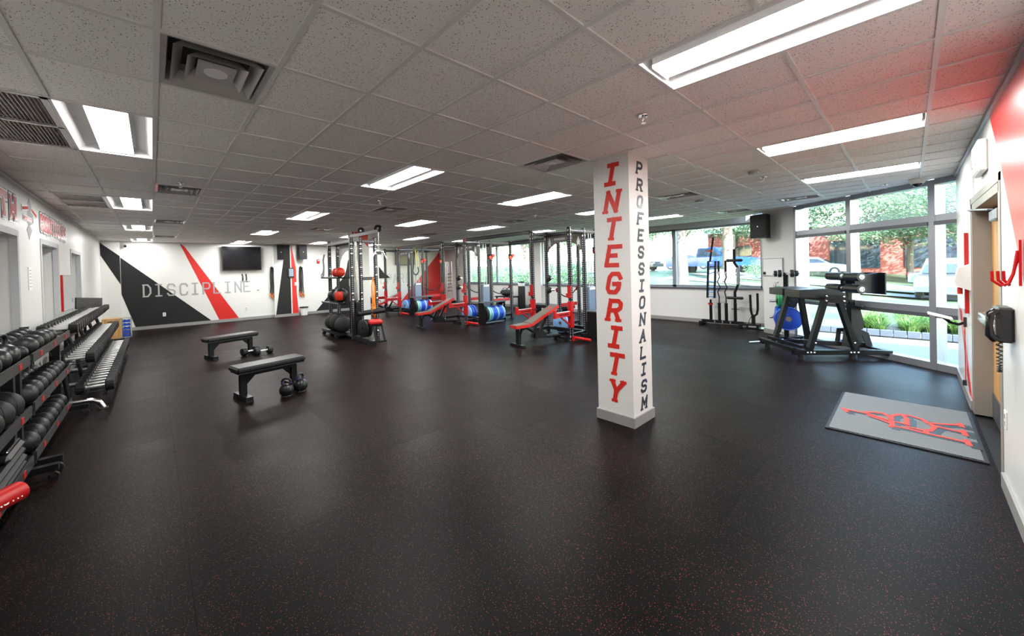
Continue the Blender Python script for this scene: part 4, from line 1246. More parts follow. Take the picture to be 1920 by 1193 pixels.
# ================================================================== the rig of three double power racks
UPM = None
def upright(parent, x, y, h, name='upright', w=0.075, mat='upright_steel', z=0.0):
    mb = new(); mb.box((0, 0, h / 2), (w, w, h), ch=.006)
    return mb.obj(name, mat, parent, (x, y, z))
def beam(parent, p, q, w=0.07, mat='beam_steel', name='beam'):
    """square tube from p to q, its length along the mesh's own z"""
    p, q = Vector(p), Vector(q); d = q - p
    mb = new(); mb.box((0, 0, d.length / 2), (w, w, d.length))
    o = mb.obj(name, mat, parent, p)
    o.rotation_euler = d.to_track_quat('Z', 'Y').to_euler()
    return o
def bolts(parent, pts, ax=(1, 0, 0), r=.019):
    for p in pts:
        p = Vector(p); mb = new(); mb.lathe([(0, -.014), (r * .6, -.012), (r, -.004), (r, 0), (0, 0)], p, -Vector(ax), 10); mb.obj('bolt', 'bolt', parent)
def plate(loc, axis, r, w, face, edge, label, group, rz=0.0):
    t = thing('weight_plate', label, 'weight plate', loc, rz, group)
    ax = Vector(axis)
    mb = new(); mb.lathe([(r * .22, -w / 2), (r * .86, -w / 2), (r * .90, -w * .42), (r * .985, -w / 2), (r, -w * .38), (r, w * .38), (r * .985, w / 2), (r * .90, w * .42), (r * .86, w / 2), (r * .22, w / 2)], (0, 0, 0), ax, 28); mb.obj('rim', edge, t)
    mb = new(); mb.lathe([(.026, -w * .42), (r * .22, -w * .42), (r * .23, -w * .52)], (0, 0, 0), ax, 24); mb.lathe([(.026, w * .42), (r * .22, w * .42), (r * .23, w * .52)], (0, 0, 0), ax, 24); mb.lathe([(.026, -w * .45), (.026, w * .45)], (0, 0, 0), ax, 16); mb.obj('hub', face, t)
    return t
def rack(y0, label, n):
    t = thing('power_rack', label, 'power rack', (6.65, y0, 0), 0, 'double power racks of the rig')
    X = (0.0, 0.53, 1.0, 1.85); W = 1.10; Ht = 2.47
    for i, x in enumerate(X):
        for y in (0, W):
            u = upright(t, x, y, Ht)
            mb = new(); mb.box((0, 0, .006), (.13, .13, .012)); mb.obj('base_plate', 'black_steel', u)
            if i in (0, 1):
                for z in (.09, 2.30, 2.40): 
                    mb = new(); mb.lathe([(0, .014), (.012, .012), (.019, .004), (.019, 0)], (-.0375, 0, z), (-1, 0, 0), 10); mb.obj('bolt', 'bolt', u)
                    mb = new(); mb.lathe([(0, .014), (.012, .012), (.019, .004), (.019, 0)], (0, -.0375, z), (0, -1, 0), 10); mb.obj('bolt', 'bolt', u)
    for y in (0, W):
        beam(t, (X[0] + .04, y, 2.40), (X[1] - .04, y, 2.40)); beam(t, (X[1] + .04, y, 2.40), (X[2] - .04, y, 2.40)); beam(t, (X[2] + .04, y, 2.40), (X[3] - .04, y, 2.40))
        beam(t, (X[0] + .04, y, .13), (X[1] - .04, y, .13), mat='black_steel'); beam(t, (X[2] + .04, y, .13), (X[3] - .04, y, .13), mat='black_steel')
    for i in (1, 2, 3):
        beam(t, (X[i], .04, 2.40), (X[i], W - .04, 2.40))
    beam(t, (X[1], .04, .13), (X[1], W - .04, .13), mat='black_steel'); beam(t, (X[2], .04, .13), (X[2], W - .04, .13), mat='black_steel')
    # arched name plate under the crossbeam
    n_ = 14; pol = [(.04, 2.365), (.04, 1.98)]
    for k in range(n_ + 1):
        a = PI * k / n_
        pol.append((W / 2 - math.cos(a) * (W / 2 - .10), 1.98 + math.sin(a) * .22))
    pol += [(W - .04, 1.98), (W - .04, 2.365)]
    mb = new()
    for a, b in zip(pol[2:-3], pol[3:-2]):
        mb.prism([(a[0], a[1]), (b[0], b[1]), (b[0], 2.365), (a[0], 2.365)], (X[1] - .02, 0, 0), (0, 1, 0), (0, 0, 1), .008)
    mb.prism([(.04, 1.98), (.10, 1.98), (.10, 2.365), (.04, 2.365)], (X[1] - .02, 0, 0), (0, 1, 0), (0, 0, 1), .008)
    mb.prism([(W - .10, 1.98), (W - .04, 1.98), (W - .04, 2.365), (W - .10, 2.365)], (X[1] - .02, 0, 0), (0, 1, 0), (0, 0, 1), .008)
    ap = mb.obj('arch_plate', 'vinyl_olive', t)
    mb = new()                                         # worn lettering strip and the two spear-shaped emblems
    for k in range(13):
        if k == 8: continue
        mb.box((X[1] - .022, W / 2 + .26 - k * .041, 2.275), (.003, .028, .055))
    tag(mb.obj('plate_lettering', 'paint_faint', ap), kind='stuff')
    for yy in (.13, W - .13):
        mb = new(); mb.prism([(-.05, 0), (-.03, .07), (-.045, .10), (0, .24), (.045, .10), (.03, .07), (.05, 0), (.015, .04), (-.015, .04)], (X[1] - .021, yy, 2.08), (0, -1, 0), (0, 0, 1), .003); mb.obj('plate_emblem', 'paint_faint', ap)
    # red spotter arms with bracket and brace
    for y in (0, W):
        mb = new(); mb.bar((-.04, y, .60), (-.56, y, .60), .055, .10); a_ = mb.obj('spotter_arm', 'red_steel', t)
        mb = new(); mb.bar((-.04, y, .652), (-.54, y, .652), .045, .006); mb.obj('arm_pad', 'white_plastic', a_)
        mb = new(); mb.box((-.545, y, .625), (.05, .06, .17)); mb.obj('arm_stop', 'red_steel', a_)
        mb = new()
        for k in range(9): mb.box((-.14 - k * .035, y - .0285, .60), (.022, .002, .03))
        tag(mb.obj('arm_lettering', 'black_steel', a_), kind='stuff')
        mb = new(); mb.box((-.045, y, .58), (.02, .085, .56)); mb.box((0, y - .043, .58), (.08, .010, .56)); mb.obj('arm_bracket', 'red_steel', a_)
        mb = new(); mb.bar((-.06, y, .36), (-.36, y, .555), .03, .03); mb.obj('arm_brace', 'red_steel', a_)
        mb = new(); mb.cyl((0, y - .05, .62), (0, y - .12, .62), .018, 10); mb.obj('arm_pin', 'black_plastic', a_)
        mb = new(); mb.box((-.045, y, 1.07), (.02, .085, .27)); mb.box((-.075, y, .965), (.08, .07, .03)); mb.box((-.11, y, 1.0), (.015, .07, .08)); j = mb.obj('bar_cup', 'red_steel', t)
        mb = new(); mb.box((-.075, y, .983), (.07, .06, .008)); mb.obj('cup_liner', 'black_plastic', j)
        # far bay: red safety bar and black sling
        mb = new(); mb.bar((X[2] + .05, y + .06, .62), (X[3] - .05, y + .06, .62), .05, .09); mb.obj('safety_bar', 'red_steel', t)
        mb = new(); mb.box((X[2] + .0, y + .06, 1.02), (.09, .02, .10)); mb.obj('sling_bracket', 'red_steel', t); mb = new(); mb.box((X[3], y + .06, 1.02), (.09, .02, .10)); sb = mb.obj('sling_bracket', 'red_steel', t)
        pts = [(X[2] + (X[3] - X[2]) * k / 10, y + .08, 1.02 - .20 * math.sin(PI * k / 10)) for k in range(11)]
        mb = new(); mb.tube(pts, .016, 6); mb.obj('sling', 'rubber', sb)
    # weight-stack shroud with guide rods and pulleys on the near side
    mb = new(); mb.box((.76, -.0, .62), (.26, .10, 1.05), ch=.01); sh = mb.obj('stack_shroud', 'shroud', t)
    mb = new(); mb.box((.76, -.053, 1.10), (.20, .006, .05)); mb.obj('shroud_grip', 'white_metal', sh)
    mb = new()
    for dx in (-.05, .05): mb.cyl((.76 + dx, 0, 1.14), (.76 + dx, 0, 2.36), .011, 10)
    mb.obj('guide_rods', 'steel', t)
    for x in (1.0, 1.85):
        mb = new(); mb.box((x, 0, 1.98), (.10, .11, .16)); p_ = mb.obj('pulley_carriage', 'black_steel', t)
        for s in (-1, 1):
            mb = new(); mb.cyl((x + s * .06, -.075, 1.98 + s * .03), (x + s * .06, -.045, 1.98 + s * .03), .055, 16); mb.obj('pulley', 'red_steel', p_)
        mb = new(); mb.cyl((x - .10, -.02, 1.86), (x + .10, -.02, 1.86), .012, 8); mb.obj('carriage_handle', 'black_plastic', p_)
        mb = new(); mb.cyl((x + .02, -.06, .5), (x + .02, -.06, 1.95), .004, 6); mb.obj('cable', 'black_plastic', p_)
    # storage pegs with rubber cones on the far side
    for z in (1.34, 1.05):
        mb = new(); mb.cyl((.53, W - .04, z), (.53, W - .24, z), .022, 10); pg = mb.obj('storage_peg', 'steel', t)
        mb = new(); mb.lathe([(0, 0), (.085, 0), (.08, .03), (.035, .05), (.03, .08), (0, .08)], (.53, W - .05, z), (0, -1, 0), 16); mb.obj('peg_cone', 'rubber', pg)
    # plate toaster beside the near uprights: side panels, tray, rails
    yq = -.36
    mb = new(); mb.prism([(0, .02), (.16, .02), (.16, .62), (.10, .62), (-.02, .42)], (.30, yq - .16, 0), (0, 1, 0), (0, 0, 1), .012)
    mb.prism([(.16, .02), (.32, .02), (.32, .62), (.16, .62)], (.30, yq - .16, 0), (0, 1, 0), (0, 0, 1), .012); mb.obj('toaster_panel', 'black_steel', t)
    mb = new(); mb.prism([(0, .02), (.32, .02), (.32, .14), (0, .14)], (1.08, yq - .16, 0), (0, 1, 0), (0, 0, 1), .012); mb.prism([(.20, .14), (.32, .14), (.32, .62), (.05, .62), (.18, .5)], (1.08, yq - .16, 0), (0, 1, 0), (0, 0, 1), .012); mb.obj('toaster_panel', 'black_steel', t)
    for yy in (-.10, .10):
        mb = new(); mb.bar((.30, yq + yy, .06), (1.09, yq + yy, .06), .03, .03); mb.obj('toaster_rail', 'alu', t)
    mb = new(); mb.box((.70, yq + .02, .63), (.84, .30, .02)); mb.bar((.30, yq - .13, .645), (1.12, yq - .13, .645), .02, .05); mb.obj('toaster_tray', 'alu_dark', t)
    for xx in (.30, 1.08): mb = new(); mb.bar((xx, yq + .16, .10), (xx, -.04, .10), .05, .08); mb.obj('toaster_arm', 'black_steel', t)
    seq = [('rubber', 'rubber'), ('green_pale', 'rubber'), ('blue_pale', 'steel'), ('blue_plate', 'steel'), ('blue_plate', 'steel'), ('blue_pale', 'steel'), ('blue_plate', 'steel'), ('blue_plate', 'steel'), ('blue_pale', 'steel')]
    if n == 1: seq = seq[:6]
    for k, (e, f_) in enumerate(seq):
        r = .225 if k else .22
        plate((6.65 + .37 + k * .078, y0 + yq, .06 + .015 + r + .0), (1, 0, 0), r, .066, f_, e, {'rubber': 'black', 'green_pale': 'pale green', 'blue_pale': 'light blue', 'blue_plate': 'deep blue'}[e] + ' bumper plate, %s from the left in the floor holder of the %s rack' % (ORD[k], ('nearest', 'middle', 'farthest')[n - 1]), 'bumper plates in the rack toasters')
    # plates stowed low inside the rack
    for k, e in enumerate(('blue_pale', 'blue_plate', 'blue_plate')):
        plate((6.65 + .64 + k * .10, y0 + W - .32, .245), (1, 0, 0), .225, .075, 'steel', e, {'blue_pale': 'light blue', 'blue_plate': 'deep blue'}[e] + ' bumper plate standing inside the %s rack, %s from the front' % (('nearest', 'middle', 'farthest')[n - 1], ORD[k]), 'bumper plates inside the racks')
    # red landmine tube at the near front foot
    mb = new(); mb.tube([(.04, -.06, .075), (.10, -.42, .055)], .030, 14); lm = mb.obj('landmine_tube', 'red_steel', t)
    mb = new(); mb.box((.02, -.05, .06), (.10, .06, .09)); mb.obj('landmine_base', 'red_steel', lm)
    # beam to the next rack of the rig
    if n < 3:
        d = 3.72 if n == 1 else 3.95
        beam(t, (0, W + .04, 2.45), (0, d - 1.10 + W - .04, 2.45), name='link_beam', w=.09); beam(t, (X[3], W + .04, 2.40), (X[3], d - 1.10 + W - .04, 2.40), name='link_beam', w=.09)
        mb = new(); mb.box((0, d - .10, 2.45), (.09, .12, .09)); mb.obj('beam_end_cap', 'red_steel', t)
    else:
        beam(t, (0, W + .04, 2.40), (0, W + .7, 2.40), name='link_beam', w=.09)
    return t
R1, R2, R3 = 4.97, 8.69, 12.64
rack(R1, 'nearest double power rack, beside the lettered column', 1)
rack(R2, 'middle double power rack of the rig with a stack of blue plates', 2)
rack(R3, 'farthest double power rack of the rig, before the red wall', 3)
# chain hung on the nearest rack
t = thing('chain', 'bright steel chain hanging inside the nearest power rack', 'chain', (7.30, 5.98, 1.35))
mb = new()
for s in range(2):
    for k in range(16):
        z = .86 - k * .052 + s * .02; yy = s * .05
        pts = []
        for q in range(8):
            a = 2 * PI * q / 8
            dx, dz = math.cos(a) * .014, math.sin(a) * .034
            pts.append((dx, yy, z + dz) if k % 2 else (0, yy + dx, z + dz))
        mb.tube(pts, .006, 5, closed=True)
tag(mb.obj('links', 'bolt', t), kind='stuff')
mb = new(); mb.cyl((-.12, .02, .88), (.03, .02, .88), .012, 8); mb.obj('hanging_pin', 'steel', t)

# ---- adjustable benches with red-edged pads
def adj_bench(x0, y0, rz, label):
    t = thing('adjustable_bench', label, 'bench', (x0, y0, 0), rz, 'red-edged adjustable benches')
    mb = new(); mb.box((0, 0, .028), (.07, .44, .035)); 
    for s in (-1, 1): mb.box((0, s * .20, .012), (.09, .07, .024))
    mb.obj('front_foot', 'black_steel', t)
    for s in (-1, 1):
        mb = new(); mb.bar((.0, s * .03, .04), (-.0, s * .03, .36), .02, .05); mb.obj('front_leg', 'black_steel', t)
    mb = new(); mb.tube([(.04, 0, .04), (.05, 0, .22), (.10, 0, .33), (.22, 0, .36), (.34, 0, .30), (.52, 0, .16), (.80, 0, .12), (1.12, 0, .10)], .032, 8); mb.obj('spine', 'black_steel', t)
    mb = new(); mb.bar((.34, 0, .16), (.50, 0, .42), .05, .05); mb.bar((.52, 0, .15), (.78, 0, .58), .045, .045); mb.obj('back_strut', 'black_steel', t)
    mb = new(); mb.prism([(.42, .12), (.72, .10), (.74, .20), (.58, .30), (.44, .26)], (0, .035, 0), (1, 0, 0), (0, 0, 1), .01); mb.prism([(.42, .12), (.72, .10), (.74, .20), (.58, .30), (.44, .26)], (0, -.025, 0), (1, 0, 0), (0, 0, 1), .01); mb.obj('ladder_plate', 'black_steel', t)
    mb = new(); mb.box((1.12, 0, .06), (.06, .34, .05)); mb.obj('rear_foot', 'black_steel', t)
    for s in (-1, 1):
        mb = new(); mb.cyl((1.15, s * .15, .045), (1.15, s * .19, .045), .045, 14); mb.obj('wheel', 'rubber', t)
    def pad(p, q, w0, w1, name):
        p, q = Vector(p), Vector(q); d = (q - p).normalized(); n = Vector((-d.z, 0, d.x))
        if n.z < 0: n = -n
        th = .055
        mb = new()
        V = [p + Vector((0, -w0 / 2, 0)), p + Vector((0, w0 / 2, 0)), q + Vector((0, w1 / 2, 0)), q + Vector((0, -w1 / 2, 0))]
        mb.add([v for v in V] + [v + n * th for v in V], [(3, 2, 1, 0), (4, 5, 6, 7), (0, 1, 5, 4), (1, 2, 6, 5), (2, 3, 7, 6), (3, 0, 4, 7)])
        o = mb.obj(name, 'vinyl_red', t)
        mb = new(); I = .012
        V2 = [v + n * (th + .001) + Vector((0, (-1 if i in (0, 3) else 1) * -I, 0)) + d * (I if i < 2 else -I) for i, v in enumerate(V)]
        mb.add(V2 + [v + n * .008 for v in V2], [(4, 5, 6, 7), (0, 1, 5, 4), (1, 2, 6, 5), (2, 3, 7, 6), (3, 0, 4, 7)])
        mb.obj(name + '_top', 'vinyl_olive', o)
        return o, d, n, q
    pad((-.10, 0, .375), (.255, 0, .395), .24, .30, 'seat_pad')
    b, d, n, q = pad((.275, 0, .40), (1.03, 0, .74), .30, .25, 'back_pad')
    c = q - d * .17 + n * .0655
    mb = new(); mb.prism([(-.05, -.06), (-.01, .06), (.02, .06), (.06, -.06), (.025, -.06), (.005, .0), (-.02, -.06)], c, Vector((0, -1, 0)), d, .002); mb.obj('pad_emblem', 'red_rubber', b)
    return t
adj_bench(5.50, 5.47, -.19, 'red-edged incline bench before the nearest power rack')
adj_bench(5.47, 9.25, -.15, 'red-edged incline bench before the middle power rack')
adj_bench(5.85, 13.15, -.12, 'red-edged incline bench before the farthest power rack')
# suspension trainer on the link beam
t = thing('suspension_trainer', 'yellow and black suspension straps hanging from the rig beam', 'straps', (6.65, 11.45, 2.49))
mb = new(); mb.tube([(0, 0, 0), (.01, -.02, -.15), (.0, .0, -.22)], .022, 6); mb.obj('anchor_strap', 'yellow', t)
for s in (-1, 1):
    mb = new(); mb.tube([(0, 0, -.2), (0, s * .14, -.55), (0, s * .15, -.78)], .016, 6); st = mb.obj('strap', 'yellow' if s < 0 else 'black_plastic', t)
    mb = new(); mb.tube([(0, s * .15, -.76), (0, s * .20, -.9), (0, s * .10, -1.0), (0, 0, -1.02)], .020, 6); mb.obj('handle', 'black_plastic', st)
# low black bench and kit near the window wall
t = thing('storage_bench', 'low black bench behind the nearest power rack', 'bench', (9.1, 7.55, 0))
mb = new(); mb.box((0, 0, .40), (.45, 1.5, .10), ch=.02); mb.obj('top', 'vinyl_black', t)
for yy in (-.6, .6):
    mb = new(); mb.box((0, yy, .18), (.38, .06, .36)); mb.obj('leg', 'black_steel', t)
t = thing('kit_table', 'small black table with gear by the far windows', 'table', (10.45, 10.9, 0))
mb = new(); mb.box((0, 0, .48), (.5, 1.0, .04)); mb.obj('top', 'black_steel', t)
for a in (-.2, .2):
    for b in (-.42, .42):
        mb = new(); mb.box((a, b, .23), (.05, .05, .46)); mb.obj('leg', 'black_steel', t)
t = thing('gear_bag', 'dark bulging gear bag lying on the small black table', 'bag', (10.45, 10.95, .50))
mb = new(); mb.ball((0, 0, .13), .16, 16, 10, (1.0, 2.2, .82)); mb.obj('sack', 'canvas', t)
mb = new(); mb.tube([(-.1, -.15, .22), (-.05, -.05, .32), (-.05, .1, .32), (-.1, .18, .22)], .014, 6); mb.obj('handle', 'black_plastic', t)
t = thing('heavy_bag', 'standing black heavy bag by the window pier', 'punch bag', (10.62, 10.28, 0))
mb = new(); mb.lathe([(0, 0), (.13, 0), (.14, .03), (.135, 1.02), (.10, 1.08), (0, 1.08)], n=20); mb.obj('cover', 'vinyl_black', t)
mb = new(); mb.lathe([(.137, .90), (.140, .92), (.140, 1.0), (.136, 1.02)], n=20); mb.obj('top_band', 'board_white', t)
t = thing('bar_stand', 'dark stand of upright bars in the far right corner', 'stand', (10.45, 15.0, 0))
mb = new(); mb.box((0, 0, .08), (.5, .5, .10), ch=.01); mb.obj('base', 'black_steel', t)
for k, (a, b) in enumerate(((-.15, -.15), (.15, -.1), (-.05, .12), (.16, .16))):
    mb = new(); mb.cyl((a, b, .1), (a, b, 2.0), .016, 8); mb.cyl((a, b, 1.55), (a, b, 2.0), .026, 10); mb.obj('bar', 'steel', t)
for k in range(6):
    mb = new(); mb.tube([(-.15, -.15, .6 + k * .16), (-.05, -.25, .62 + k * .16), (.15, -.1, .6 + k * .16)], .014, 6); mb.obj('grip_rung', 'black_steel', t)
t = thing('wall_television', 'black television on the far wall behind the racks', 'television', (8.75, YB, 1.86))
mb = new(); mb.box((0, -.09, .38), (1.0, .05, .72), ch=.008); mb.obj('bezel', 'black_plastic', t)
mb = new(); mb.box((0, -.117, .38), (.96, .004, .68)); mb.obj('screen', 'screen', t)
mb = new(); mb.box((0, -.035, .38), (.3, .07, .2)); mb.obj('wall_mount', 'black_steel', t)

# ================================================================== storage tower with cable pulldown
TX, TY = 3.50, 9.0
tw = thing('storage_tower', 'black storage tower with balls and a cable pulldown', 'tower', (TX, TY, 0))
HT = 2.45
for x, y in ((0, 0), (.22, 0), (0, 1.50), (.22, 1.52), (.60, 0)):
    u = upright(tw, x, y, HT)
    for z in (.14, .95, 1.10, 1.52, 1.72, 2.05, 2.17, 2.28):
        mb = new(); mb.lathe([(0, .014), (.018, .012), (.027, .004), (.027, 0)], (0, -.0375, z), (0, -1, 0), 10); mb.obj('bolt', 'bolt', u)
for z in (2.36, .10): beam(tw, (0, .04, z), (0, 1.46, z)); beam(tw, (.22, .04, z), (.22, 1.48, z))
beam(tw, (.26, 0, 2.36), (.56, 0, 2.36)); beam(tw, (.26, 0, 1.45), (.56, 0, 1.45)); beam(tw, (.04, 1.51, 2.36), (.2, 1.51, 2.36))
for z in (1.50, .86):                                # shelves with swept side plates
    mb = new(); mb.box((-.02, .92, z - .02), (.40, 1.22, .03)); s_ = mb.obj('shelf', 'black_steel', tw)
    mb = new(); mb.bar((-.226, .31, z + .005), (-.226, 1.53, z + .005), .012, .016); mb.obj('shelf_lip', 'alu', s_)
    mb = new(); mb.prism([(.04, z - .05), (.50, z - .05), (.42, z - .02), (.30, z + .06), (.18, z + .20), (.10, z + .36), (.04, z + .42)], (-.05, 0, 0), (0, 1, 0), (0, 0, 1), .01); mb.obj('swept_bracket', 'black_steel', s_)
mb = new(); mb.prism([(.04, 1.44), (.34, 1.44), (.28, 1.50), (.18, 1.56), (.10, 1.66), (.04, 1.74)], (.62, -.05, 0), (1, 0, 0), (0, 0, 1), .01); mb.obj('swept_bracket', 'black_steel', tw)
mb = new(); mb.box((-.02, .92, .10), (.42, 1.22, .03)); mb.bar((-.23, .31, .14), (-.23, 1.53, .14), .02, .03); b_ = mb.obj('bottom_tray', 'black_steel', tw)
for y in (.5, 1.4):
    mb = new(); mb.cyl((-.22, y - .02, .045), (-.22, y + .02, .045), .045, 14); mb.obj('caster', 'rubber', b_)
n_ = 12; pol = []                                     # arched plate between the left and right posts
mb = new()
for k in range(n_):
    a0, a1 = PI * k / n_, PI * (k + 1) / n_
    f_ = lambda a: (.75 - math.cos(a) * .62, 1.75 + math.sin(a) * .42)
    p, q = f_(a0), f_(a1); mb.prism([p, q, (q[0], 2.33), (p[0], 2.33)], (.22, 0, 0), (0, 1, 0), (0, 0, 1), .008)
mb.obj('arch_plate', 'paint_faint', tw)
mb = new()
for dy in (-.02, .02): mb.cyl((.11, dy * 2, .12), (.11, dy * 2, 2.34), .016, 10)
mb.obj('guide_rods', 'chrome', tw)
ws = new(); ws.box((.11, .02, .50), (.10, .20, .78)); ws_ = ws.obj('weight_stack', 'rubber', tw)
for k in range(15):
    mb = new(); mb.box((.11, -.083, .14 + k * .05), (.11, .010, .04)); mb.obj('stack_plate', 'black_steel', ws_)
mb = new(); mb.box((.11, .16, .50), (.24, .02, .84)); mb.obj('stack_panel', 'black_steel', tw)
# head arm with pulleys, lat bar
mb = new(); mb.bar((.02, .04, 2.47), (.50, -.42, 2.58), .07, .07); ha = mb.obj('head_arm', 'paint_faint', tw)
for (a, b, c, r) in ((.20, -.14, 2.60, .075), (.50, -.42, 2.645, .09)):
    mb = new(); mb.lathe([(0, -.025), (r * .85, -.025), (r, -.02), (r * .9, 0), (r, .02), (r * .85, .025), (0, .025)], (a, b, c), (.7, .72, 0), 18); pl = mb.obj('pulley', 'black_plastic', ha)
    mb = new(); mb.lathe([(0, -.032), (.022, -.03), (.024, -.025)], (a, b, c), (.7, .72, 0), 10); mb.obj('pulley_pin', 'bolt', pl)
mb = new(); mb.cyl((.50, -.42, 2.14), (.50, -.42, 2.60), .006, 6); mb.obj('pull_cable', 'bolt', tw)
mb = new(); mb.tube([(.24, -.62, 1.93), (.38, -.52, 2.10), (.50, -.42, 2.10), (.66, -.30, 2.10), (.80, -.20, 1.93)], .014, 8); mb.obj('pulldown_bar', 'white_metal', tw)
mb = new(); mb.box((.50, -.42, 2.06), (.10, .06, .08)); mb.obj('bar_grip', 'black_plastic', tw)
# base beam, thigh rollers, red seat
mb = new(); mb.bar((0, .02, .06), (0, -1.03, .05), .07, .08); mb.box((0, -1.03, .05), (.16, .10, .10)); mb.obj('base_beam', 'black_steel', tw)
mb = new(); mb.bar((0, -.06, .05), (.02, -.10, .62), .05, .05); mb.bar((.02, -.12, .60), (.66, -.34, .66), .03, .03); mb.obj('roller_frame', 'black_steel', tw)
for a in (.05, .36):
    mb = new(); mb.cyl((a + .02, -.13 - a * .34, .615 + a * .09), (a + .29, -.13 - (a + .27) * .34, .615 + (a + .27) * .09), .062, 16); mb.obj('thigh_roller', 'vinyl_black', tw)
mb = new(); mb.box((.27, -.62, .455), (.30, .36, .09), Matrix.Rotation(-.3, 3, 'Z'), ch=.025); mb.obj('seat', 'vinyl_red', tw)
mb = new(); mb.box((.27, -.62, .385), (.26, .30, .05), Matrix.Rotation(-.3, 3, 'Z')); mb.obj('seat_plate', 'black_steel', tw)
for s in (-1, 1):
    mb = new(); mb.bar((.27 + s * .10, -.74, .38), (.24 + s * .10, -.95, .05), .035, .035); mb.obj('seat_leg', 'black_steel', tw)
mb = new(); mb.bar((.12, -.95, .04), (.38, -.95, .04), .04, .04); mb.obj('seat_foot', 'black_steel', tw)
# things kept on and around the tower
def med_ball(x, y, z, r, mats, label, group):
    t = thing('medicine_ball', label, 'medicine ball', (x, y, z), 0, group)
    mb = new(); mb.ball((0, 0, r), r, 24, 14); mb.obj('shell', mats[0], t)
    if len(mats) > 1:
        mb = new(); n = 24
        V = []
        for i in range(7):
            for k in range(9):
                th = PI * (.30 + .40 * i / 6); ph = PI * (1.10 + .38 * k / 8)
                V.append(Vector((math.sin(th) * math.cos(ph), math.sin(th) * math.sin(ph), math.cos(th))) * (r * 1.012) + Vector((0, 0, r)))
        mb.add(V, [(i * 9 + k, i * 9 + k + 1, (i + 1) * 9 + k + 1, (i + 1) * 9 + k) for i in range(6) for k in range(8)], True); mb.obj('panel', mats[1], t)
    return t
med_ball(3.50, 10.02, 1.497, .115, ('red_rubber',), 'red rubber medicine ball on the top tower shelf, left', 'red balls on the tower')
med_ball(3.48, 9.70, 1.497, .122, ('red_rubber',), 'red rubber medicine ball on the top tower shelf, right', 'red balls on the tower')
med_ball(3.50, 10.20, 0.857, .165, ('vinyl_black',), 'plain black medicine ball on the middle tower shelf', 'black balls on the tower')
med_ball(3.46, 9.63, 0.857, .18, ('vinyl_black', 'red_rubber'), 'black medicine ball with a red panel on the middle tower shelf', 'black balls on the tower')
for k, (y, r, tl) in enumerate(((10.27, .22, .9), (9.90, .22, 1.0), (9.56, .21, .92))):
    t = thing('sand_bag', 'round black sandbag on the bottom tower tray, ' + ('left', 'middle', 'right')[k], 'sandbag', (3.47, y, 0.118), 0, 'sandbags on the tower')
    mb = new(); mb.ball((0, 0, r * 1.05 * tl), r, 20, 12, (.95, .82, 1.05 * tl)); mb.obj('sack', 'canvas', t)
    mb = new(); mb.tube([(-.05, -.05, r * 2.04 * tl), (-.06, 0, r * 2.2 * tl), (-.05, .06, r * 2.03 * tl)], .013, 6); mb.obj('handle', 'black_plastic', t)
t = thing('orange_band', 'orange looped band hanging on the storage tower', 'band', (3.98, 8.93, 1.45))
mb = new()
pts = [(.0, -.02, .02), (.035, -.03, -.2), (.02, -.03, -.55), (.04, -.03, -.82), (.0, -.03, -.90), (-.04, -.03, -.82), (-.02, -.03, -.55), (-.035, -.03, -.2)]
mb.tube(pts, .02, 8, closed=True); mb.obj('loop', 'orange', t)
mb = new(); mb.tube([(.0, -.03, -.70), (.03, -.05, -.88), (.0, -.05, -.98), (-.03, -.05, -.86), (0, -.03, -.70)], .016, 8); mb.obj('tail', 'orange', t)
t = thing('weight_disc', 'black weight discs leaning beside the pulldown seat', 'weight plate', (3.55, 8.52, 0.105))
mb = new(); mb.lathe([(.03, -.03), (.19, -.03), (.205, -.02), (.205, .02), (.19, .03), (.03, .03), (.03, -.03)], (0, 0, .205), (1, .15, .06), 26); mb.obj('disc', 'rubber', t)
mb = new(); mb.lathe([(.03, -.03), (.19, -.03), (.205, -.02), (.205, .02), (.19, .03), (.03, .03), (.03, -.03)], (.085, .012, .205), (1, .15, .06), 26); mb.obj('disc', 'rubber', t)
t = thing('hanging_cuff', 'grey rope cuff hanging left of the storage tower', 'cuff', (3.38, 10.52, 1.55))
mb = new(); mb.tube([(0, 0, .55), (-.03, .02, .4), (-.02, .0, .2), (-.04, .02, .06), (-.08, .03, 0), (-.06, .02, -.06), (-.03, .01, 0), (-.02, 0, .2)], .022, 6); mb.obj('rope', 'grey_plastic', t)
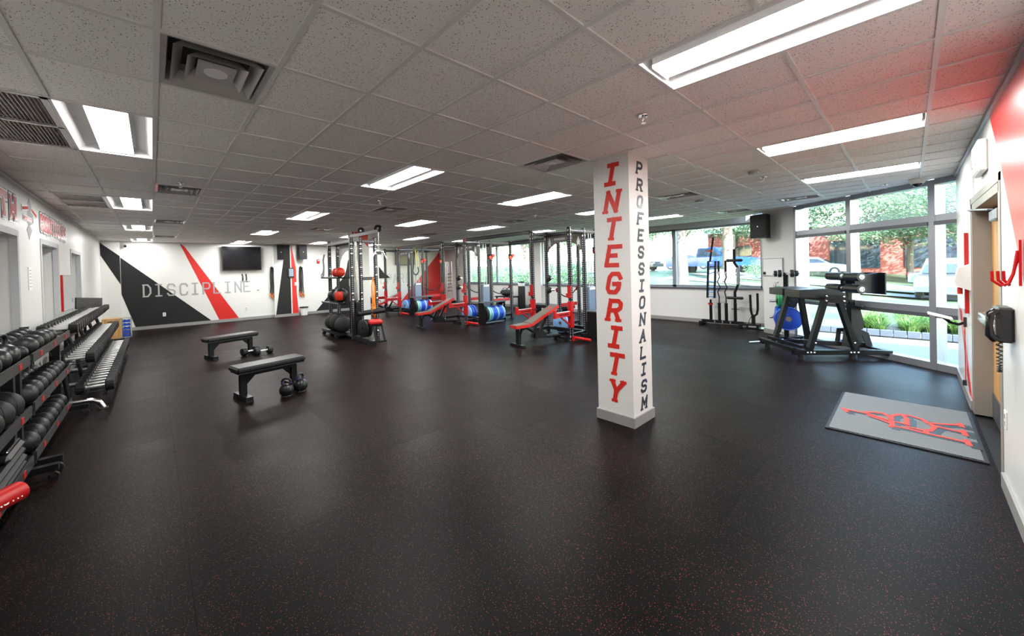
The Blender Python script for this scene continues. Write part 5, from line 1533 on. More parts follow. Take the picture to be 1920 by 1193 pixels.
# ================================================================== glute-ham bench before the glazed wall
U_ = Vector((.66, -.751, 0)); V_ = Vector((.751, .66, 0))
g = thing('ham_raise_bench', 'big black glute and ham bench before the glazed wall', 'gym bench', (7.773, 1.221, 0), math.atan2(U_.y, U_.x))
GW = .90
for y in (0, GW):
    mb = new(); mb.bar((-.12, y, .115), (1.10 if y == 0 else .80, y, .115), .07, .075); rl = mb.obj('base_rail', 'black_steel', g)
    for x in (0.0, .78 if y == 0 else .68):
        mb = new(); mb.cyl((x, y, 0), (x, y, .08), .052, 14, .045); mb.obj('rubber_foot', 'rubber', rl)
    mb = new(); mb.bar((.12, y, .13), (.37, y, .98), .075, .075, (0, 1, 0)); mb.obj('leg', 'black_steel', g)
    mb = new(); mb.bar((.82 if y == 0 else .70, y, .13), (.58, y, .95), .075, .075, (0, 1, 0)); mb.obj('leg', 'black_steel', g)
    for x, z in ((.08, .115), (.13, .115), (.18, .115), (.20, .27), (.72, .115), (.77, .115), (.83, .115), (.78, .27)):
        mb = new(); mb.lathe([(0, .012), (.010, .011), (.017, .003), (.017, 0)], (x, y - .0375, z), (0, -1, 0), 8); mb.obj('bolt', 'bolt', rl)
    mb = new(); mb.prism([(.33, .93), (.67, .90), (.68, .97), (.62, 1.04), (.36, 1.06)], (0, y - .03, 0), (1, 0, 0), (0, 0, 1), .012); sp = mb.obj('side_plate', 'black_steel', g)
    for x, z in ((.365, .955), (.37, 1.03), (.63, .945), (.625, 1.015)):
        mb = new(); mb.lathe([(0, .012), (.010, .011), (.017, .003), (.017, 0)], (x, y - .043, z), (0, -1, 0), 8); mb.obj('bolt', 'bolt', sp)
    if y == 0:
        for i, chx in enumerate('ROGUE'):
            mb = new(); letter(mb, chx, .036, .045, .010, (0, 0, 0), (1, 0, 0), (0, 0, 1), .002); mb.obj('letter', 'black_gloss', sp, (.395 + i * .042, -.043, .965))
mb = new(); mb.bar((-.12, -.02, .16), (-.12, GW + .02, .16), .06, .06); mb.bar((.02, .0, .20), (.02, GW, .20), .05, .05); mb.obj('cross_rail', 'black_steel', g)
mb = new(); mb.bar((.36, 0, .98), (.36, GW, .98), .06, .06); mb.obj('top_cross_rail', 'black_steel', g)
for y0, y1 in ((.04, .42), (.48, .86)):                 # two rounded thigh pads
    n = 14; pol = [(.02, 1.01), (.02, 1.13)]
    for k in range(n + 1):
        a = PI / 2 - (PI / 2) * k / n
        pol.append((.44 + math.cos(a) * .30, .96 + math.sin(a) * .185))
    pol.append((.44, .985))
    mb = new(); mb.prism([(p[0], p[1]) for p in pol][::-1], (0, y0, 0), (1, 0, 0), (0, 0, 1), -(y1 - y0)); mb.obj('thigh_pad', 'vinyl_black', g)
mb = new(); mb.bar((1.09, .45, .10), (1.09, .45, .92), .08, .08); ps = mb.obj('ankle_post', 'black_steel', g)
mb = new(); mb.bar((.30, .45, .20), (1.36, .45, .14), .075, .075); mb.obj('centre_rail', 'black_steel', g)
mb = new(); mb.bar((1.30, -.02, .10), (1.30, .92, .10), .075, .08); mb.bar((1.08, 0, .115), (1.33, 0, .10), .07, .075); mb.obj('rear_rail', 'black_steel', g)
mb = new(); mb.prism([(.92, .42), (1.18, .42), (1.30, .36), (1.36, .14), (1.26, .14), (1.20, .32), (.98, .36), (.96, .14), (.88, .14)], (0, .38, 0), (1, 0, 0), (0, 0, 1), .012); mb.prism([(.92, .42), (1.18, .42), (1.30, .36), (1.36, .14), (1.26, .14), (1.20, .32), (.98, .36), (.96, .14), (.88, .14)], (0, .53, 0), (1, 0, 0), (0, 0, 1), .012); mb.obj('carriage_plate', 'black_steel', g)
mb = new(); mb.prism([(1.04, .42), (1.22, .42), (1.22, .60), (1.18, .78), (1.04, .84)], (0, .385, 0), (1, 0, 0), (0, 0, 1), .012); mb.obj('adjust_plate', 'black_steel', g)
mb = new(); mb.cyl((1.10, .40, .82), (1.10, .24, .82), .010, 8); mb.ball((1.10, .24, .82), .018, 10, 6); mb.obj('pop_pin', 'black_plastic', g)
mb = new(); mb.bar((1.06, .45, .86), (1.06, .45, 1.30), .06, .06); mb.bar((1.0, .45, 1.22), (1.40, .45, 1.22), .05, .05); mb.obj('roller_mast', 'black_steel', g)
for z in (1.12, 1.32):
    for y0, y1 in ((.10, .40), (.50, .80)):
        mb = new(); mb.cyl((1.0, y0, z), (1.0, y1, z), .072, 18); rr = mb.obj('ankle_roller', 'vinyl_black', g)
        mb = new(); mb.lathe([(0, .006), (.02, .006), (.026, 0)], (1.0, y0, z), (0, -1, 0), 14); mb.lathe([(.030, .004), (.040, .004), (.040, 0)], (1.0, y0, z), (0, -1, 0), 14); mb.obj('roller_cap', 'bolt', rr)
mb = new(); mb.box((1.41, .45, 1.20), (.02, .56, .36)); mb.obj('foot_plate', 'black_steel', g)
for y in (.30, .60):
    mb = new(); mb.prism([(1.04, 1.33), (1.40, 1.38), (1.40, 1.02), (1.04, 1.08)], (0, y, 0), (1, 0, 0), (0, 0, 1), .012); mb.obj('foot_plate_brace', 'black_steel', g)

# ---- plate tree behind it
pt = thing('plate_tree', 'upright plate tree between the ham bench and the pillar', 'plate tree', (9.42, 1.70, 0))
mb = new(); mb.box((0, 0, .70), (.075, .075, 1.36)); mb.obj('mast', 'black_steel', pt)
mb = new(); mb.bar((-.28, -.2, .05), (.20, .16, .05), .07, .07); mb.bar((-.24, .22, .05), (.18, -.20, .05), .07, .07); mb.obj('base', 'black_steel', pt)
PA = Vector((-.92, -.30, 0)).normalized(); PB = Vector((.30, -.92, 0)).normalized()
for z in (1.36, .80, .47):
    mb = new(); mb.cyl(-PA * .02 + UZ * z, PA * .26 + UZ * z, .024, 12); mb.obj('peg', 'steel', pt)
mb = new(); mb.cyl(PB * -.22 + UZ * 1.36, PB * .22 + UZ * 1.36, .024, 12); mb.obj('top_peg', 'steel', pt)
for z in (.47, .80): 
    mb = new(); mb.cyl(-PB * .28 + UZ * z, UZ * z, .024, 12); mb.obj('peg', 'steel', pt)
def on_tree(off, z, ax, r, w, e, f_, lab):
    p = Vector((9.42, 1.70, 0)) + off
    return plate((p.x, p.y, z), ax, r, w, f_, e, lab, 'plates on the plate tree')
for k in range(3): on_tree(PA * (.07 + k * .075), .47, PA, .225, .07, 'blue_plate', 'steel', ('innermost', 'middle', 'outermost')[k] + ' of the big blue bumper plates facing the camera')
on_tree(PA * .06, .80, PA, .17, .05, 'rubber', 'steel', 'black weight plate above the blue plates on the tree')
on_tree(-PB * .12, .98 - .10, PB, .225, .06, 'green_plate', 'steel', 'green bumper plate on the left of the plate tree')
on_tree(-PB * .14, .47, PB, .225, .07, 'blue_plate', 'steel', 'blue bumper plate at the left side of the plate tree')
for k, o in enumerate((-.17, -.10, .10, .17)): on_tree(PB * o, 1.36, PB, .075 if abs(o) < .12 else .06, .05, 'rubber', 'rubber', ('leftmost', 'second', 'third', 'rightmost')[k] + ' small black plate on the tree top')
bb = thing('barbell', 'barbell lying on the floor behind the ham bench', 'barbell', (9.0, 1.95, .03), -.55)
mb = new(); mb.cyl((-.42, 0, 0), (.42, 0, 0), .015, 10); mb.obj('shaft', 'steel', bb)
mb = new(); mb.cyl((.12, 0, 0), (.42, 0, 0), .025, 12); mb.obj('sleeve', 'chrome', bb)
mb = new(); mb.cyl((.06, 0, 0), (.12, 0, 0), .03, 12); mb.obj('collar', 'red_steel', bb)

# ================================================================== barbell stand under the long window
bs = thing('barbell_stand', 'low black floor stand holding four upright bars', 'bar stand', (10.72, 3.27, 0))
mb = new(); mb.box((0, 0, .10), (.09, .95, .07)); mb.obj('beam', 'black_steel', bs)
for y in (-.46, .46):
    mb = new(); mb.box((-.02, y, .05), (.34, .08, .10), ch=.01); mb.obj('foot', 'black_steel', bs)
BY = {'multi': .26, 'curl_a': .06, 'curl_b': -.10, 'squat': -.30}
for y in BY.values():
    mb = new(); mb.lathe([(.036, 0), (.036, .42), (.042, .42), (.042, .44), (.028, .44), (.028, 0)], (0, y, .135), (0, 0, 1), 14); mb.obj('tube', 'black_steel', bs)
for y in (.16, -.02, -.20):
    mb = new(); mb.box((-.048, y, .10), (.004, .03, .05)); mb.obj('stand_label', 'bolt', bs)
def bar_thing(lab, y): return thing('specialty_bar', lab, 'bar', (10.72, 3.27 + BY[y], .14), 0, 'upright bars in the floor stand')
t = bar_thing('tall bar with a blue ladder of grips and red collars', 'multi')
for z0, z1 in ((.06, .52), (1.50, 2.14)):
    mb = new(); mb.cyl((0, 0, z0), (0, .0 - (.09 if z0 > 1 else 0), z1), .025, 12); mb.obj('sleeve', 'black_steel', t)
for s in (-1, 1):
    mb = new(); mb.bar((0, -.03 + s * .085 + .02, .56), (0, -.05 + s * .085, 1.52), .045, .045); mb.obj('side_rail', 'black_steel', t)
for z, dz in ((.60, 0), (.72, .0), (.84, .0), (.95, .06), (1.24, -.06), (1.33, 0), (1.43, 0), (1.51, 0)):
    mb = new(); mb.tube([(0, -.13, z), (0, .06, z + dz)], .017, 8); mb.obj('grip_rung', 'blue_pale', t)
for z in (.40, 1.78):
    mb = new(); mb.lathe([(.026, -.02), (.05, -.02), (.05, .02), (.026, .02)], (0, -.02 if z > 1 else 0, z), (0, 0, 1), 12); mb.cyl((0, .03, z), (0, .07, z + .02), .014, 8); mb.obj('collar', 'red_steel', t)
for nm, lab in (('curl_a', 'wavy curl bar next to the blue ladder bar'), ('curl_b', 'wavy curl bar next to the padded bar')):
    t = bar_thing(lab, nm)
    mb = new(); mb.tube([(0, 0, .04), (0, 0, .60), (0, .03, .72), (0, -.03, .84), (0, .03, .98), (0, -.015, 1.10), (0, 0, 1.20)], .014, 8); mb.obj('shaft', 'black_steel', t)
    mb = new(); mb.cyl((0, 0, 1.20), (0, 0, 1.52), .026, 12); mb.obj('sleeve', 'black_steel', t)
    mb = new(); mb.lathe([(.026, 0), (.042, 0), (.042, .05), (.03, .06)], (0, 0, 1.18), (0, 0, 1), 12); mb.obj('collar', 'bolt', t)
t = bar_thing('cambered squat bar with two black padded handles', 'squat')
mb = new(); mb.cyl((0, 0, .04), (0, 0, .36), .025, 12); mb.obj('sleeve', 'chrome', t)
mb = new(); mb.cyl((0, 0, 1.78), (0, 0, 2.16), .025, 12); mb.obj('sleeve', 'chrome', t)
mb = new(); mb.tube([(0, 0, .36), (0, 0, .72), (.0, -.07, .92), (0, -.07, 1.34), (0, 0, 1.46), (0, 0, 1.80)], .032, 10); mb.obj('shaft', 'black_steel', t)
mb = new(); mb.tube([(-.03, -.09, .92), (-.03, -.09, 1.34)], .035, 10); mb.obj('pad_strip', 'alu', t)
for z in (.58, 1.52):
    mb = new(); mb.cyl((0, -.14, z), (0, .14, z), .036, 12); h_ = mb.obj('handle', 'vinyl_black', t)
    for s in (-1, 1):
        mb = new(); mb.ball((0, s * .145, z), .040, 12, 8); mb.obj('handle_end', 'vinyl_black', h_)
mb = new(); mb.cyl((0, -.08, .30), (0, .08, .30), .010, 8); mb.cyl((0, -.0, 1.80), (0, -.10, 1.86), .012, 8); mb.obj('stop_pin', 'black_steel', t)
t = thing('row_handle', 'black forked row attachment standing beside the pillar', 'attachment', (10.62, 2.56, 0))
mb = new(); mb.box((0, 0, .06), (.22, .26, .12), ch=.012); mb.obj('base', 'black_steel', t)
mb = new(); mb.box((-.112, 0, .065), (.004, .16, .04)); mb.obj('base_plate', 'bolt', t)
mb = new(); mb.bar((0, 0, .1), (0, 0, .34), .06, .07); mb.obj('stem', 'black_steel', t)
mb = new(); mb.tube([(0, .06, .82), (0, .05, .45), (0, .03, .34), (0, -.02, .31), (0, -.07, .36), (0, -.09, .48), (0, -.09, .86)], .026, 10); mb.obj('fork', 'black_steel', t)
mb = new(); mb.tube([(0, .10, .12), (0, .09, .2), (0, .04, .30)], .008, 6); mb.obj('release_lever', 'black_plastic', t)

# ---- on the pillar of the diagonal wall
def on_diag(s, z): p = D1 + DV * s; return (p.x, p.y, z)
speaker(on_diag(.13, 2.13), DRZ, 'big black loudspeaker on the pillar above the small whiteboard', .34, .52, .26, .35)
t = thing('whiteboard', 'small framed whiteboard on the pillar under the loudspeaker', 'board', on_diag(.29, 1.30), DRZ)
mb = new(); mb.box((0, -.012, .185), (.54, .02, .37)); mb.obj('panel', 'board_white', t)
mb = new()
for s in (-1, 1): mb.box((s * .275, -.014, .185), (.014, .028, .39)); mb.box((0, -.014, .185 + s * .188), (.56, .028, .014))
mb.obj('frame', 'grey_plastic', t)
mb = new(); mb.ball((-.22, -.03, .05), .035, 12, 8); mb.obj('eraser', 'black_plastic', t)
t = thing('wall_hook', 'small chrome hooks on the pillar below the whiteboard', 'hook', on_diag(.38, 1.08), DRZ)
mb = new()
mb.box((0, -.006, .08), (.10, .012, .03)); mb.obj('wall_plate', 'white_plastic', t)
for s in (-1, 1):
    mb = new(); mb.tube([(s * .03, -.01, .08), (s * .03, -.05, .05), (s * .03, -.05, .0), (s * .01, -.03, -.03)], .006, 6); mb.obj('hook_arm', 'chrome', t)

# ================================================================== on the right wall
def RW(x, z): return (x, YR, z)
t = thing('exit_sign', 'white emergency light box above the wooden door', 'light box', RW(5.15, 2.30), PI)
mb = new(); mb.box((0, -.028, .13), (.42, .056, .26), ch=.012); mb.obj('case', 'white_plastic', t)
mb = new()
for s in (-1, 1): mb.box((s * .11, -.058, .14), (.12, .004, .14))
mb.obj('lamp_lens', 'board_white', t)
t = thing('red_hook_rack', 'red tubular hooks on the wall right of the door', 'hooks', RW(3.60, 1.44), PI)
mb = new(); mb.box((0, -.012, .13), (.02, .010, .26)); mb.obj('back_plate', 'red_steel', t)
for k, (x, d) in enumerate(((.0, .098), (-.012, .076), (-.024, .055))):
    mb = new(); mb.tube([(0, -.02, .20 - k * .02), (x * .3, -.035, .07), (x, -.05, .015), (x, -d * .8, .0), (x, -d - .01, .03), (x, -d - .012, .085)], .007, 8); mb.obj('hook', 'red_steel', t)
t = thing('wall_phone', 'black wall telephone with a coiled cord by the door', 'telephone', RW(3.98, 1.08), PI)
mb = new(); mb.box((.0, -.035, .10), (.20, .07, .22), ch=.012); bd = mb.obj('body', 'black_plastic', t)
mb = new(); mb.box((.05, -.072, .10), (.07, .004, .18)); mb.obj('face_plate', 'grey_plastic', bd)
mb = new()
for a in range(3):
    for b in range(4): mb.box((.035 + a * .018, -.075, .05 + b * .03), (.012, .004, .018))
tag(mb.obj('keypad', 'white_plastic', bd), kind='stuff')
mb = new(); mb.tube([(.115, -.075, .19), (.13, -.098, .17), (.135, -.10, .10), (.13, -.098, .04), (.115, -.075, .01)], [.022, .02, .015, .02, .022], 10); mb.obj('handset', 'black_gloss', t)
pts = []
for k in range(150):
    a = k / 149; ang = a * 2 * PI * 22
    zc = .0 - .20 * math.sin(PI * a); xc = .10 - .10 * a
    pts.append((xc + math.cos(ang) * .009, -.055 + math.sin(ang) * .009, zc))
mb = new(); mb.tube(pts, .0032, 5); mb.obj('coiled_cord', 'black_plastic', t)
t = thing('soap_dispenser', 'white wall hand-sanitiser dispenser left of the door', 'dispenser', RW(6.42, 1.23), PI)
mb = new(); mb.prism([(0, .02), (.09, .06), (.11, .12), (.085, .26), (0, .30)], (-.085, 0, 0), (0, -1, 0), (0, 0, 1), -.17); mb.obj('case', 'white_plastic', t)
mb = new(); mb.cyl((0, -.07, -.02), (0, -.07, .05), .02, 12); mb.obj('nozzle', 'red_rubber', t)
t = thing('wall_board', 'tall white wall board with a red edge left of the door', 'board', RW(7.12, 1.0), PI)
mb = new(); mb.box((0, -.01, .43), (1.14, .016, .86)); mb.obj('panel', 'board_white', t)
mb = new(); mb.box((.56, -.016, .43), (.06, .03, .88)); mb.obj('red_edge', 'red_steel', t)
t = thing('tablet_arm', 'white tablet on a bent black arm beside the dispenser', 'tablet', RW(6.86, .80), PI)
mb = new(); mb.box((0, -.012, .06), (.05, .024, .11)); mb.obj('wall_clamp', 'black_plastic', t)
mb = new(); mb.tube([(0, -.02, .05), (.02, -.06, .03), (.03, -.12, .05), (.02, -.17, .10)], .016, 8); mb.obj('arm', 'black_steel', t)
mb = new(); mb.box((.02, -.20, .12), (.26, .20, .014), Matrix.Rotation(-.28, 3, 'X'), ch=.004); tb = mb.obj('tablet', 'white_plastic', t)
mb = new(); mb.tube([(0, -.012, .01), (.01, -.015, -.2), (-.02, -.012, -.45), (.0, -.012, -.62)], .004, 5); mb.obj('power_cord', 'red_rubber', t)
mb = new(); mb.box((.0, -.02, -.64), (.03, .03, .06)); mb.obj('power_plug', 'black_plastic', t)

# ================================================================== floor mat with the red monogram
mt = thing('floor_mat', 'grey entrance mat with a red and black monogram before the door', 'mat', (0, 0, 0))
MX0, MX1, MY0, MY1 = 4.72, 6.15, -.40, .57
mt.location = ((MX0 + MX1) / 2, (MY0 + MY1) / 2, 0)
hw, hh = (MX1 - MX0) / 2, (MY1 - MY0) / 2
mb = new(); mb.box((0, 0, .005), (2 * hw, 2 * hh, .010)); mb.obj('rubber_border', 'rubber', mt)
mb = new(); mb.box((0, 0, .008), (2 * hw - .05, 2 * hh - .05, .014)); mb.obj('pile', 'mat_grey', mt)
STROKES = [[(-.027, .395), (-.027, .233), (-.072, .153), (-.133, .057), (-.136, -.05)], [(-.007, .418), (-.104, .378)], [(.012, .245), (.056, .188), (.081, .12), (-.03, .06)], [(-.088, .22), (-.144, .131), (-.202, .065)], [(-.075, .059), (.039, .062), (.149, .007), (.172, -.067), (.122, -.148), (.001, -.205), (-.064, -.224), (-.205, -.192), (-.225, -.143), (-.212, -.05)], [(.128, -.021), (.047, -.045), (-.15, -.048)], [(-.12, .058), (-.241, .046), (-.311, .053)], [(-.278, .054), (-.274, -.05), (-.301, -.166), (-.307, -.276), (-.321, -.402)], [(-.261, -.398), (-.39, -.408)], [(-.201, -.168), (-.299, -.168)], [(.034, -.172), (.073, -.258), (.169, -.393)], [(.208, -.389), (.116, -.398)], [(-.022, -.226), (-.043, -.31), (-.055, -.4)], [(-.001, -.395), (-.128, -.403)]]
def logo(mat, dx, dy, z, grow, name):
    mb = new(); e = 0
    for st in STROKES:
        for a, b in zip(st, st[1:]):
            a, b = Vector(a), Vector(b); d = (b - a).normalized(); w = (.036 + grow) / 2; n = Vector((-d.y, d.x)) * w
            a = a - d * w * .8; b = b + d * w * .8; e += .00003
            mb.prism([tuple(a - n), tuple(b - n), tuple(b + n), tuple(a + n)], (dx, dy, z), (1, 0, 0), (0, 1, 0), .0006 + e)
    return mb.obj(name, mat, mt)
logo('paint_black', -.035, -.035, .0151, .02, 'monogram_shadow')
logo('mat_red', 0, 0, .0176, .0, 'monogram')
# ================================================================== outside
def terrain(x, y):
    k = min(1, max(0, (x - 13) / 14))
    return -.12 + k * min(1.2, max(-.05, .105 * y)) + max(0, x - 40) * .03
mb = new()
nx, ny = 40, 50; gx = [10.5 + (i / nx) ** 1.8 * 110 for i in range(nx + 1)]; gy = [-60 + 150 * j / ny for j in range(ny + 1)]
Vv = [(x, y, terrain(x, y) - .02) for x in gx for y in gy]
mb.add(Vv, [(i * (ny + 1) + j, (i + 1) * (ny + 1) + j, (i + 1) * (ny + 1) + j + 1, i * (ny + 1) + j + 1) for i in range(nx) for j in range(ny)], True)
S(mb.obj('ground_lawn', 'lawn'))
mb = new(); mb.add([(8.0, -12, -.14), (11.6, -12, -.14), (11.6, 60, -.14), (8.0, 60, -.14)], [(0, 1, 2, 3)]); S(mb.obj('ground_apron', 'concrete'))
def strip(x0, x1, y0, y1, dz, mat, name):
    mb = new(); n = 24
    V = []
    for i in range(n + 1):
        y = y0 + (y1 - y0) * i / n
        V += [(x0, y, terrain(x0, y) + dz), (x1, y, terrain(x1, y) + dz)]
    mb.add(V, [(2 * i, 2 * i + 1, 2 * i + 3, 2 * i + 2) for i in range(n)]); return S(mb.obj(name, mat))
strip(26.5, 33.0, -50, 80, .02, 'asphalt', 'ground_road')
strip(23.5, 25.0, -50, 80, .02, 'concrete', 'ground_pavement')
strip(9.3, 11.8, -8, 1.8, .0, 'concrete', 'ground_walk')
strip(11.9, 14.2, -8, 1.6, .015, 'mulch', 'ground_bed')
# grey edging blocks along the bed
for k in range(30):
    y = 1.6 - k * .205
    t = tag(new().box((0, 0, .07), (.10, .195, .14), ch=.008).obj('edging_block', 'brick_grey', None, (11.85, y, -.10)), '%s grey edging block of the bed outside, counted from the left' % ORD[k], 'block', 'edging blocks of the bed')
# ornamental grass clumps
def grass_mesh(seed, n=110, h=.62, sp=.42):
    r = random.Random(seed); mb = new()
    for k in range(n):
        a = r.uniform(0, 2 * PI); d = r.uniform(0, .09); L = h * r.uniform(.6, 1.1); o = sp * r.uniform(.3, 1.1); w = .011
        b0 = Vector((math.cos(a) * d, math.sin(a) * d, 0)); dr = Vector((math.cos(a), math.sin(a), 0)); pr = Vector((-dr.y, dr.x, 0))
        P_ = [b0 + dr * (o * t_ * t_) + UZ * (L * (t_ - .42 * t_ ** 3)) for t_ in (0, .35, .7, 1.0)]
        V = []
        for i, p in enumerate(P_):
            ww = w * (1 - i / 3.2); V += [p - pr * ww, p + pr * ww]
        mb.add(V, [(2 * i, 2 * i + 1, 2 * i + 3, 2 * i + 2) for i in range(3)], True)
    return mb
gm = [grass_mesh(s) for s in range(3)]
gob = None; gme = []
for m_ in gm:
    o = m_.obj('ornamental_grass', 'grass_blade'); gme.append(o.data); bpy.data.objects.remove(o)
rg = random.Random(5)
for k in range(46):
    x = rg.uniform(12.05, 14.0); y = rg.uniform(-5.2, 1.0)
    t = thing('ornamental_grass', 'clump of long green grass in the bed outside the glass', 'grass clump', (x, y, terrain(x, y)), rg.uniform(0, 6), 'grass clumps in the bed')
    o = bpy.data.objects.new('blades', gme[k % 3]); COL.objects.link(o); o.parent = t; s = rg.uniform(.8, 1.25); o.scale = (s, s, s); o['kind'] = 'stuff'
# trees
def crown_mesh(seed, R, Hc, n, leaf):
    r = random.Random(seed); mb = new()
    cl = []
    for k in range(30):
        while True:
            p = Vector((r.uniform(-1, 1), r.uniform(-1, 1), r.uniform(-1, 1)))
            if p.length < 1: break
        cl.append(Vector((p.x * R, p.y * R, p.z * Hc)))
    for k in range(n):
        c = r.choice(cl); q = Vector((r.gauss(0, 1), r.gauss(0, 1), r.gauss(0, .7))) * (R * .22)
        p = c + q
        a = Vector((r.gauss(0, 1), r.gauss(0, 1), r.gauss(0, 1))).normalized(); b = a.orthogonal().normalized(); cr = a.cross(b)
        s = leaf * r.uniform(.6, 1.3)
        mb.add([p - b * s, p + cr * s * .6, p + b * s, p - cr * s * .6], [(0, 1, 2, 3)])
    return mb
CM = []
for sd, R, Hc, n, lf in ((1, 3.4, 2.6, 15000, .095), (2, 4.2, 3.0, 18000, .10), (3, 2.6, 3.6, 13000, .09)):
    o = crown_mesh(sd, R, Hc, n, lf).obj('crown', 'leaf_green'); CM.append((o.data, R, Hc)); bpy.data.objects.remove(o)
o = crown_mesh(9, 2.6, 2.4, 9000, .10).obj('crown', 'leaf_dark'); CM.append((o.data, 2.6, 2.4)); bpy.data.objects.remove(o)
def trunk_mesh(h, r):
    mb = new(); mb.tube([(0, 0, -.3), (.02, 0, h * .3), (0, .04, h * .6), (.05, .02, h)], [r * 1.25, r, r * .85, r * .5], 10)
    for k in range(5):
        a = k * 1.3; mb.tube([(0, 0, h * (.55 + .07 * k)), (math.cos(a) * .9, math.sin(a) * .9, h * (.85 + .05 * k)), (math.cos(a) * 1.9, math.sin(a) * 1.9, h * (1.0 + .08 * k))], [r * .45, r * .3, r * .12], 7)
    return mb
TM = {}
def tree(x, y, kind, zc, tr, sc, label, rz=0.0):
    z = terrain(x, y)
    t = thing('tree', label, 'tree', (x, y, z), rz, 'trees outside the windows')
    key = (zc, tr)
    if key not in TM:
        o = trunk_mesh(zc, tr).obj('trunk', 'bark', t); TM[key] = o.data
    else:
        o = bpy.data.objects.new('trunk', TM[key]); COL.objects.link(o); o.parent = t
    o = bpy.data.objects.new('crown', CM[kind][0]); COL.objects.link(o); o.parent = t; o.location = (0, 0, zc + CM[kind][2] * sc * .35); o.scale = (sc, sc, sc * .72); o['kind'] = 'stuff'
tree(15.6, 6.15, 1, 4.4, .20, .7, 'tree with a thick grey trunk at the left of the near window')
tree(24.2, 7.0, 1, 5.0, .30, .95, 'broad tree rising behind the barbell stand', 1.0)
tree(21.0, 12.2, 0, 4.9, .2, 1.0, 'light green tree over the blue pickup truck', 2.0)
TF = 'green tree across the road outside'
k = 0
for (x, y, kd, zc, s) in ((36, -9, 1, 4.4, 1.0), (37, -3, 0, 4.4, 1.05), (36, 2.5, 2, 4.4, 1.0), (38, 8, 1, 4.4, 1.0), (36, 14, 0, 4.4, 1.0), (38, 20, 1, 4.4, 1.0), (36, 27, 2, 4.4, 1.0), (39, 34, 1, 4.4, 1.05), (42, -15, 2, 4.4, 1.05), (43, 0, 1, 4.6, 1.2), (44, 12, 1, 4.6, 1.2), (43, 24, 0, 4.6, 1.2), (34, 42, 1, 4.4, 1.1), (21, 20, 0, 4.6, 1.1), (19, 26, 1, 5, 1.1), (24, 33, 0, 4.6, 1.3), (30, -5.6, 3, 2.2, .9)):
    tree(x, y, kd, zc, .2, s, 'green tree across the road, %s of the far belt' % ORD[k] if kd != 3 else 'dark low tree before the far building', k * .9); k += 1
def shrub(x, y, s, label):
    z = terrain(x, y)
    t = thing('shrub', label, 'shrub', (x, y, z), 0, 'shrubs outside the windows')
    o = bpy.data.objects.new('foliage', CM[3][0]); COL.objects.link(o); o.parent = t; o.scale = (s, s, s * .8); o.location = (0, 0, s * 1.5); o['kind'] = 'stuff'
shrub(27.5, 5.6, .42, 'rounded bush right of the blue pickup truck')
for i, (x, y) in enumerate(((17, 13), (17, 15.5), (16.5, 18), (17, 21))): shrub(x, y, .5, '%s bush from the right outside the far windows' % ORD[i])
# far building beyond the road
bl = thing('far_building', 'red brick building with a dark glazed front across the road', 'building', (48, -4, terrain(48, -4)))
mb = new(); mb.box((4, 0, 2.2), (8, 40, 5.4)); mb.obj('wall', 'brick_wall', bl)
mb = new(); mb.box((3.9, 0, 5.1), (8.6, 40.6, .5)); mb.obj('roof_edge', 'white_metal', bl)
for k in range(8):
    mb = new(); mb.box((-.05, -17 + k * 4.9, 2.0), (.12, 3.4, 2.6)); mb.obj('window', 'car_glass', bl)
# unseen building mass added beyond the wooden door to shade the walk outside
mb = new(); mb.box((3.3, -4.6, 1.6), (8.8, 7.5, 3.5)); mb.box((3.3, -4.6, 3.4), (9.0, 7.6, .12)); S(mb.obj('wall_shade_block', 'wall_white'))
# light pole, mailbox, cone
t = thing('light_pole', 'tall white pole standing on the lawn outside the glass', 'pole', (25.3, 1.75, terrain(25.3, 1.75)))
mb = new(); mb.cyl((0, 0, 0), (0, 0, 7), .09, 12, .06); mb.obj('shaft', 'white_metal', t)
mb = new(); mb.cyl((0, 0, 0), (0, 0, .3), .16, 12); mb.obj('base', 'concrete', t)
t = thing('utility_box', 'grey utility box on a post in the grass behind the bars', 'box', (15.0, 4.75, terrain(15, 4.75)))
mb = new(); mb.box((0, 0, 1.20), (.3, .42, .42), ch=.02); mb.obj('case', 'grey_plastic', t)
mb = new(); mb.cyl((0, 0, 0), (0, 0, 1.0), .035, 10); mb.obj('post', 'grey_plastic', t)
t = thing('traffic_cone', 'orange traffic cone on the road edge outside', 'cone', (24.4, 1.05, terrain(24.4, 1.05)))
mb = new(); mb.lathe([(.22, .03), (.19, .04), (.05, .72), (0, .74)], n=16); mb.obj('body', 'cone_orange', t)
mb = new(); mb.box((0, 0, .018), (.5, .5, .036)); mb.obj('base', 'cone_orange', t)
mb = new(); mb.lathe([(.130, .32), (.098, .50)], n=16); mb.obj('band', 'white_metal', t)
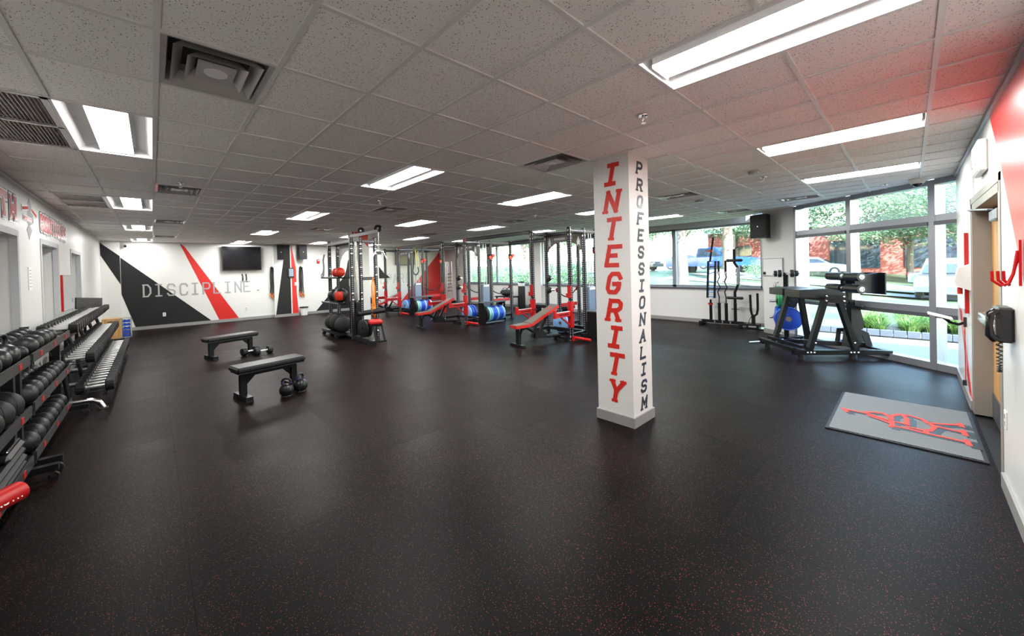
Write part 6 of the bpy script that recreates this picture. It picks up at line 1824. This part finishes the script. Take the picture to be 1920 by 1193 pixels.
# cars
def car(x, y, rz, mat, label, pickup=False, suv=False):
    t = thing('pickup_truck' if pickup else 'car', label, 'truck' if pickup else 'car', (x, y, terrain(x, y)), rz, 'vehicles outside')
    L = 5.6 if pickup else 4.6; W = 1.9
    if pickup: side = [(-2.8, .5), (-2.8, 1.12), (-.7, 1.12), (-.62, 1.12), (.95, 1.14), (2.45, 1.05), (2.75, .95), (2.78, .5)]; cab = [(-.65, 1.10), (-.55, 1.78), (.55, 1.80), (1.25, 1.12)]
    elif suv: side = [(-2.25, .4), (-2.28, 1.05), (-1.9, 1.08), (1.0, 1.05), (2.15, .92), (2.3, .6), (2.28, .38)]; cab = [(-2.1, 1.06), (-1.85, 1.68), (.35, 1.72), (1.15, 1.05)]
    else: side = [(-2.3, .38), (-2.3, .85), (-1.8, .95), (1.1, .92), (2.1, .78), (2.3, .55), (2.28, .32)]; cab = [(-1.7, .93), (-1.0, 1.40), (.35, 1.42), (1.2, .92)]
    mb = new(); mb.prism(side, (0, W / 2, 0), (1, 0, 0), (0, 0, 1), W); mb.obj('body', mat, t)
    mb = new(); n0 = W / 2
    A = [(a, n0 * (.95 if i in (0, 3) else .78), b) for i, (a, b) in enumerate(cab)]; B = [(a, -y_, b) for a, y_, b in A]
    mb.add(A + B, [(0, 1, 2, 3), (7, 6, 5, 4), (0, 4, 5, 1), (1, 5, 6, 2), (2, 6, 7, 3)]); cb = mb.obj('cabin', mat, t)
    mb = new()
    for s in (-1, 1):
        q = [(A[0][0] + .12, s * n0 * .955, A[0][2] + .06), (A[1][0] + .06, s * n0 * .80, A[1][2] - .08), (A[2][0] - .06, s * n0 * .80, A[2][2] - .08), (A[3][0] - .2, s * n0 * .955, A[3][2] + .06)]
        mb.add(q, [(0, 1, 2, 3)])
    mb.add([(A[3][0] + .01, n0 * .85, A[3][2] + .06), (A[2][0] + .03, n0 * .72, A[2][2] - .06), (A[2][0] + .03, -n0 * .72, A[2][2] - .06), (A[3][0] + .01, -n0 * .85, A[3][2] + .06)], [(0, 1, 2, 3)])
    mb.add([(A[0][0] - .01, n0 * .85, A[0][2] + .06), (A[1][0] - .02, n0 * .72, A[1][2] - .06), (A[1][0] - .02, -n0 * .72, A[1][2] - .06), (A[0][0] - .01, -n0 * .85, A[0][2] + .06)], [(0, 1, 2, 3)])
    mb.obj('windows', 'car_glass', cb)
    R_ = .38 if pickup else .33
    for xx in (-L * .30, L * .31):
        for s in (-1, 1):
            mb = new(); mb.lathe([(0, -.11), (R_ * .7, -.11), (R_, -.07), (R_, .07), (R_ * .7, .11), (0, .11)], (xx, s * (W / 2 - .08), R_), (0, 1, 0), 18); w_ = mb.obj('wheel', 'tyre', t)
            mb = new(); mb.cyl((xx, s * (W / 2 + .02), R_), (xx, s * (W / 2 + .035), R_), R_ * .55, 14); mb.obj('hub', 'bolt', w_)
    for s in (-1, 1):
        mb = new(); mb.box((-L / 2 - .0, s * .78, .92 if pickup else .75), (.06, .18, .26)); mb.obj('tail_light', 'red_steel', t)
        mb = new(); mb.box((L / 2 - .08, s * .72, .78 if pickup else .62), (.06, .3, .14)); mb.obj('head_light', 'board_white', t)
car(29.3, 9.6, -PI / 2 - .05, 'blue_car', 'blue pickup truck parked along the road outside', pickup=True)
car(30.5, 16.2, -PI / 2, 'dark_car', 'dark car left of the blue pickup truck')
car(36.0, 13.5, -PI / 2, 'white_car', 'white car behind the blue pickup truck')
car(25.0, -1.25, PI - .1, 'silver_car', 'silver blue car parked close to the glazed wall at the right', suv=True)
car(33, -2.2, -PI / 2, 'silver_car', 'pale car on the road in the middle of the glazed wall', suv=False)
car(38, 5.2, -PI / 2, 'white_car', 'white car beyond the road at the left of the glazed wall')
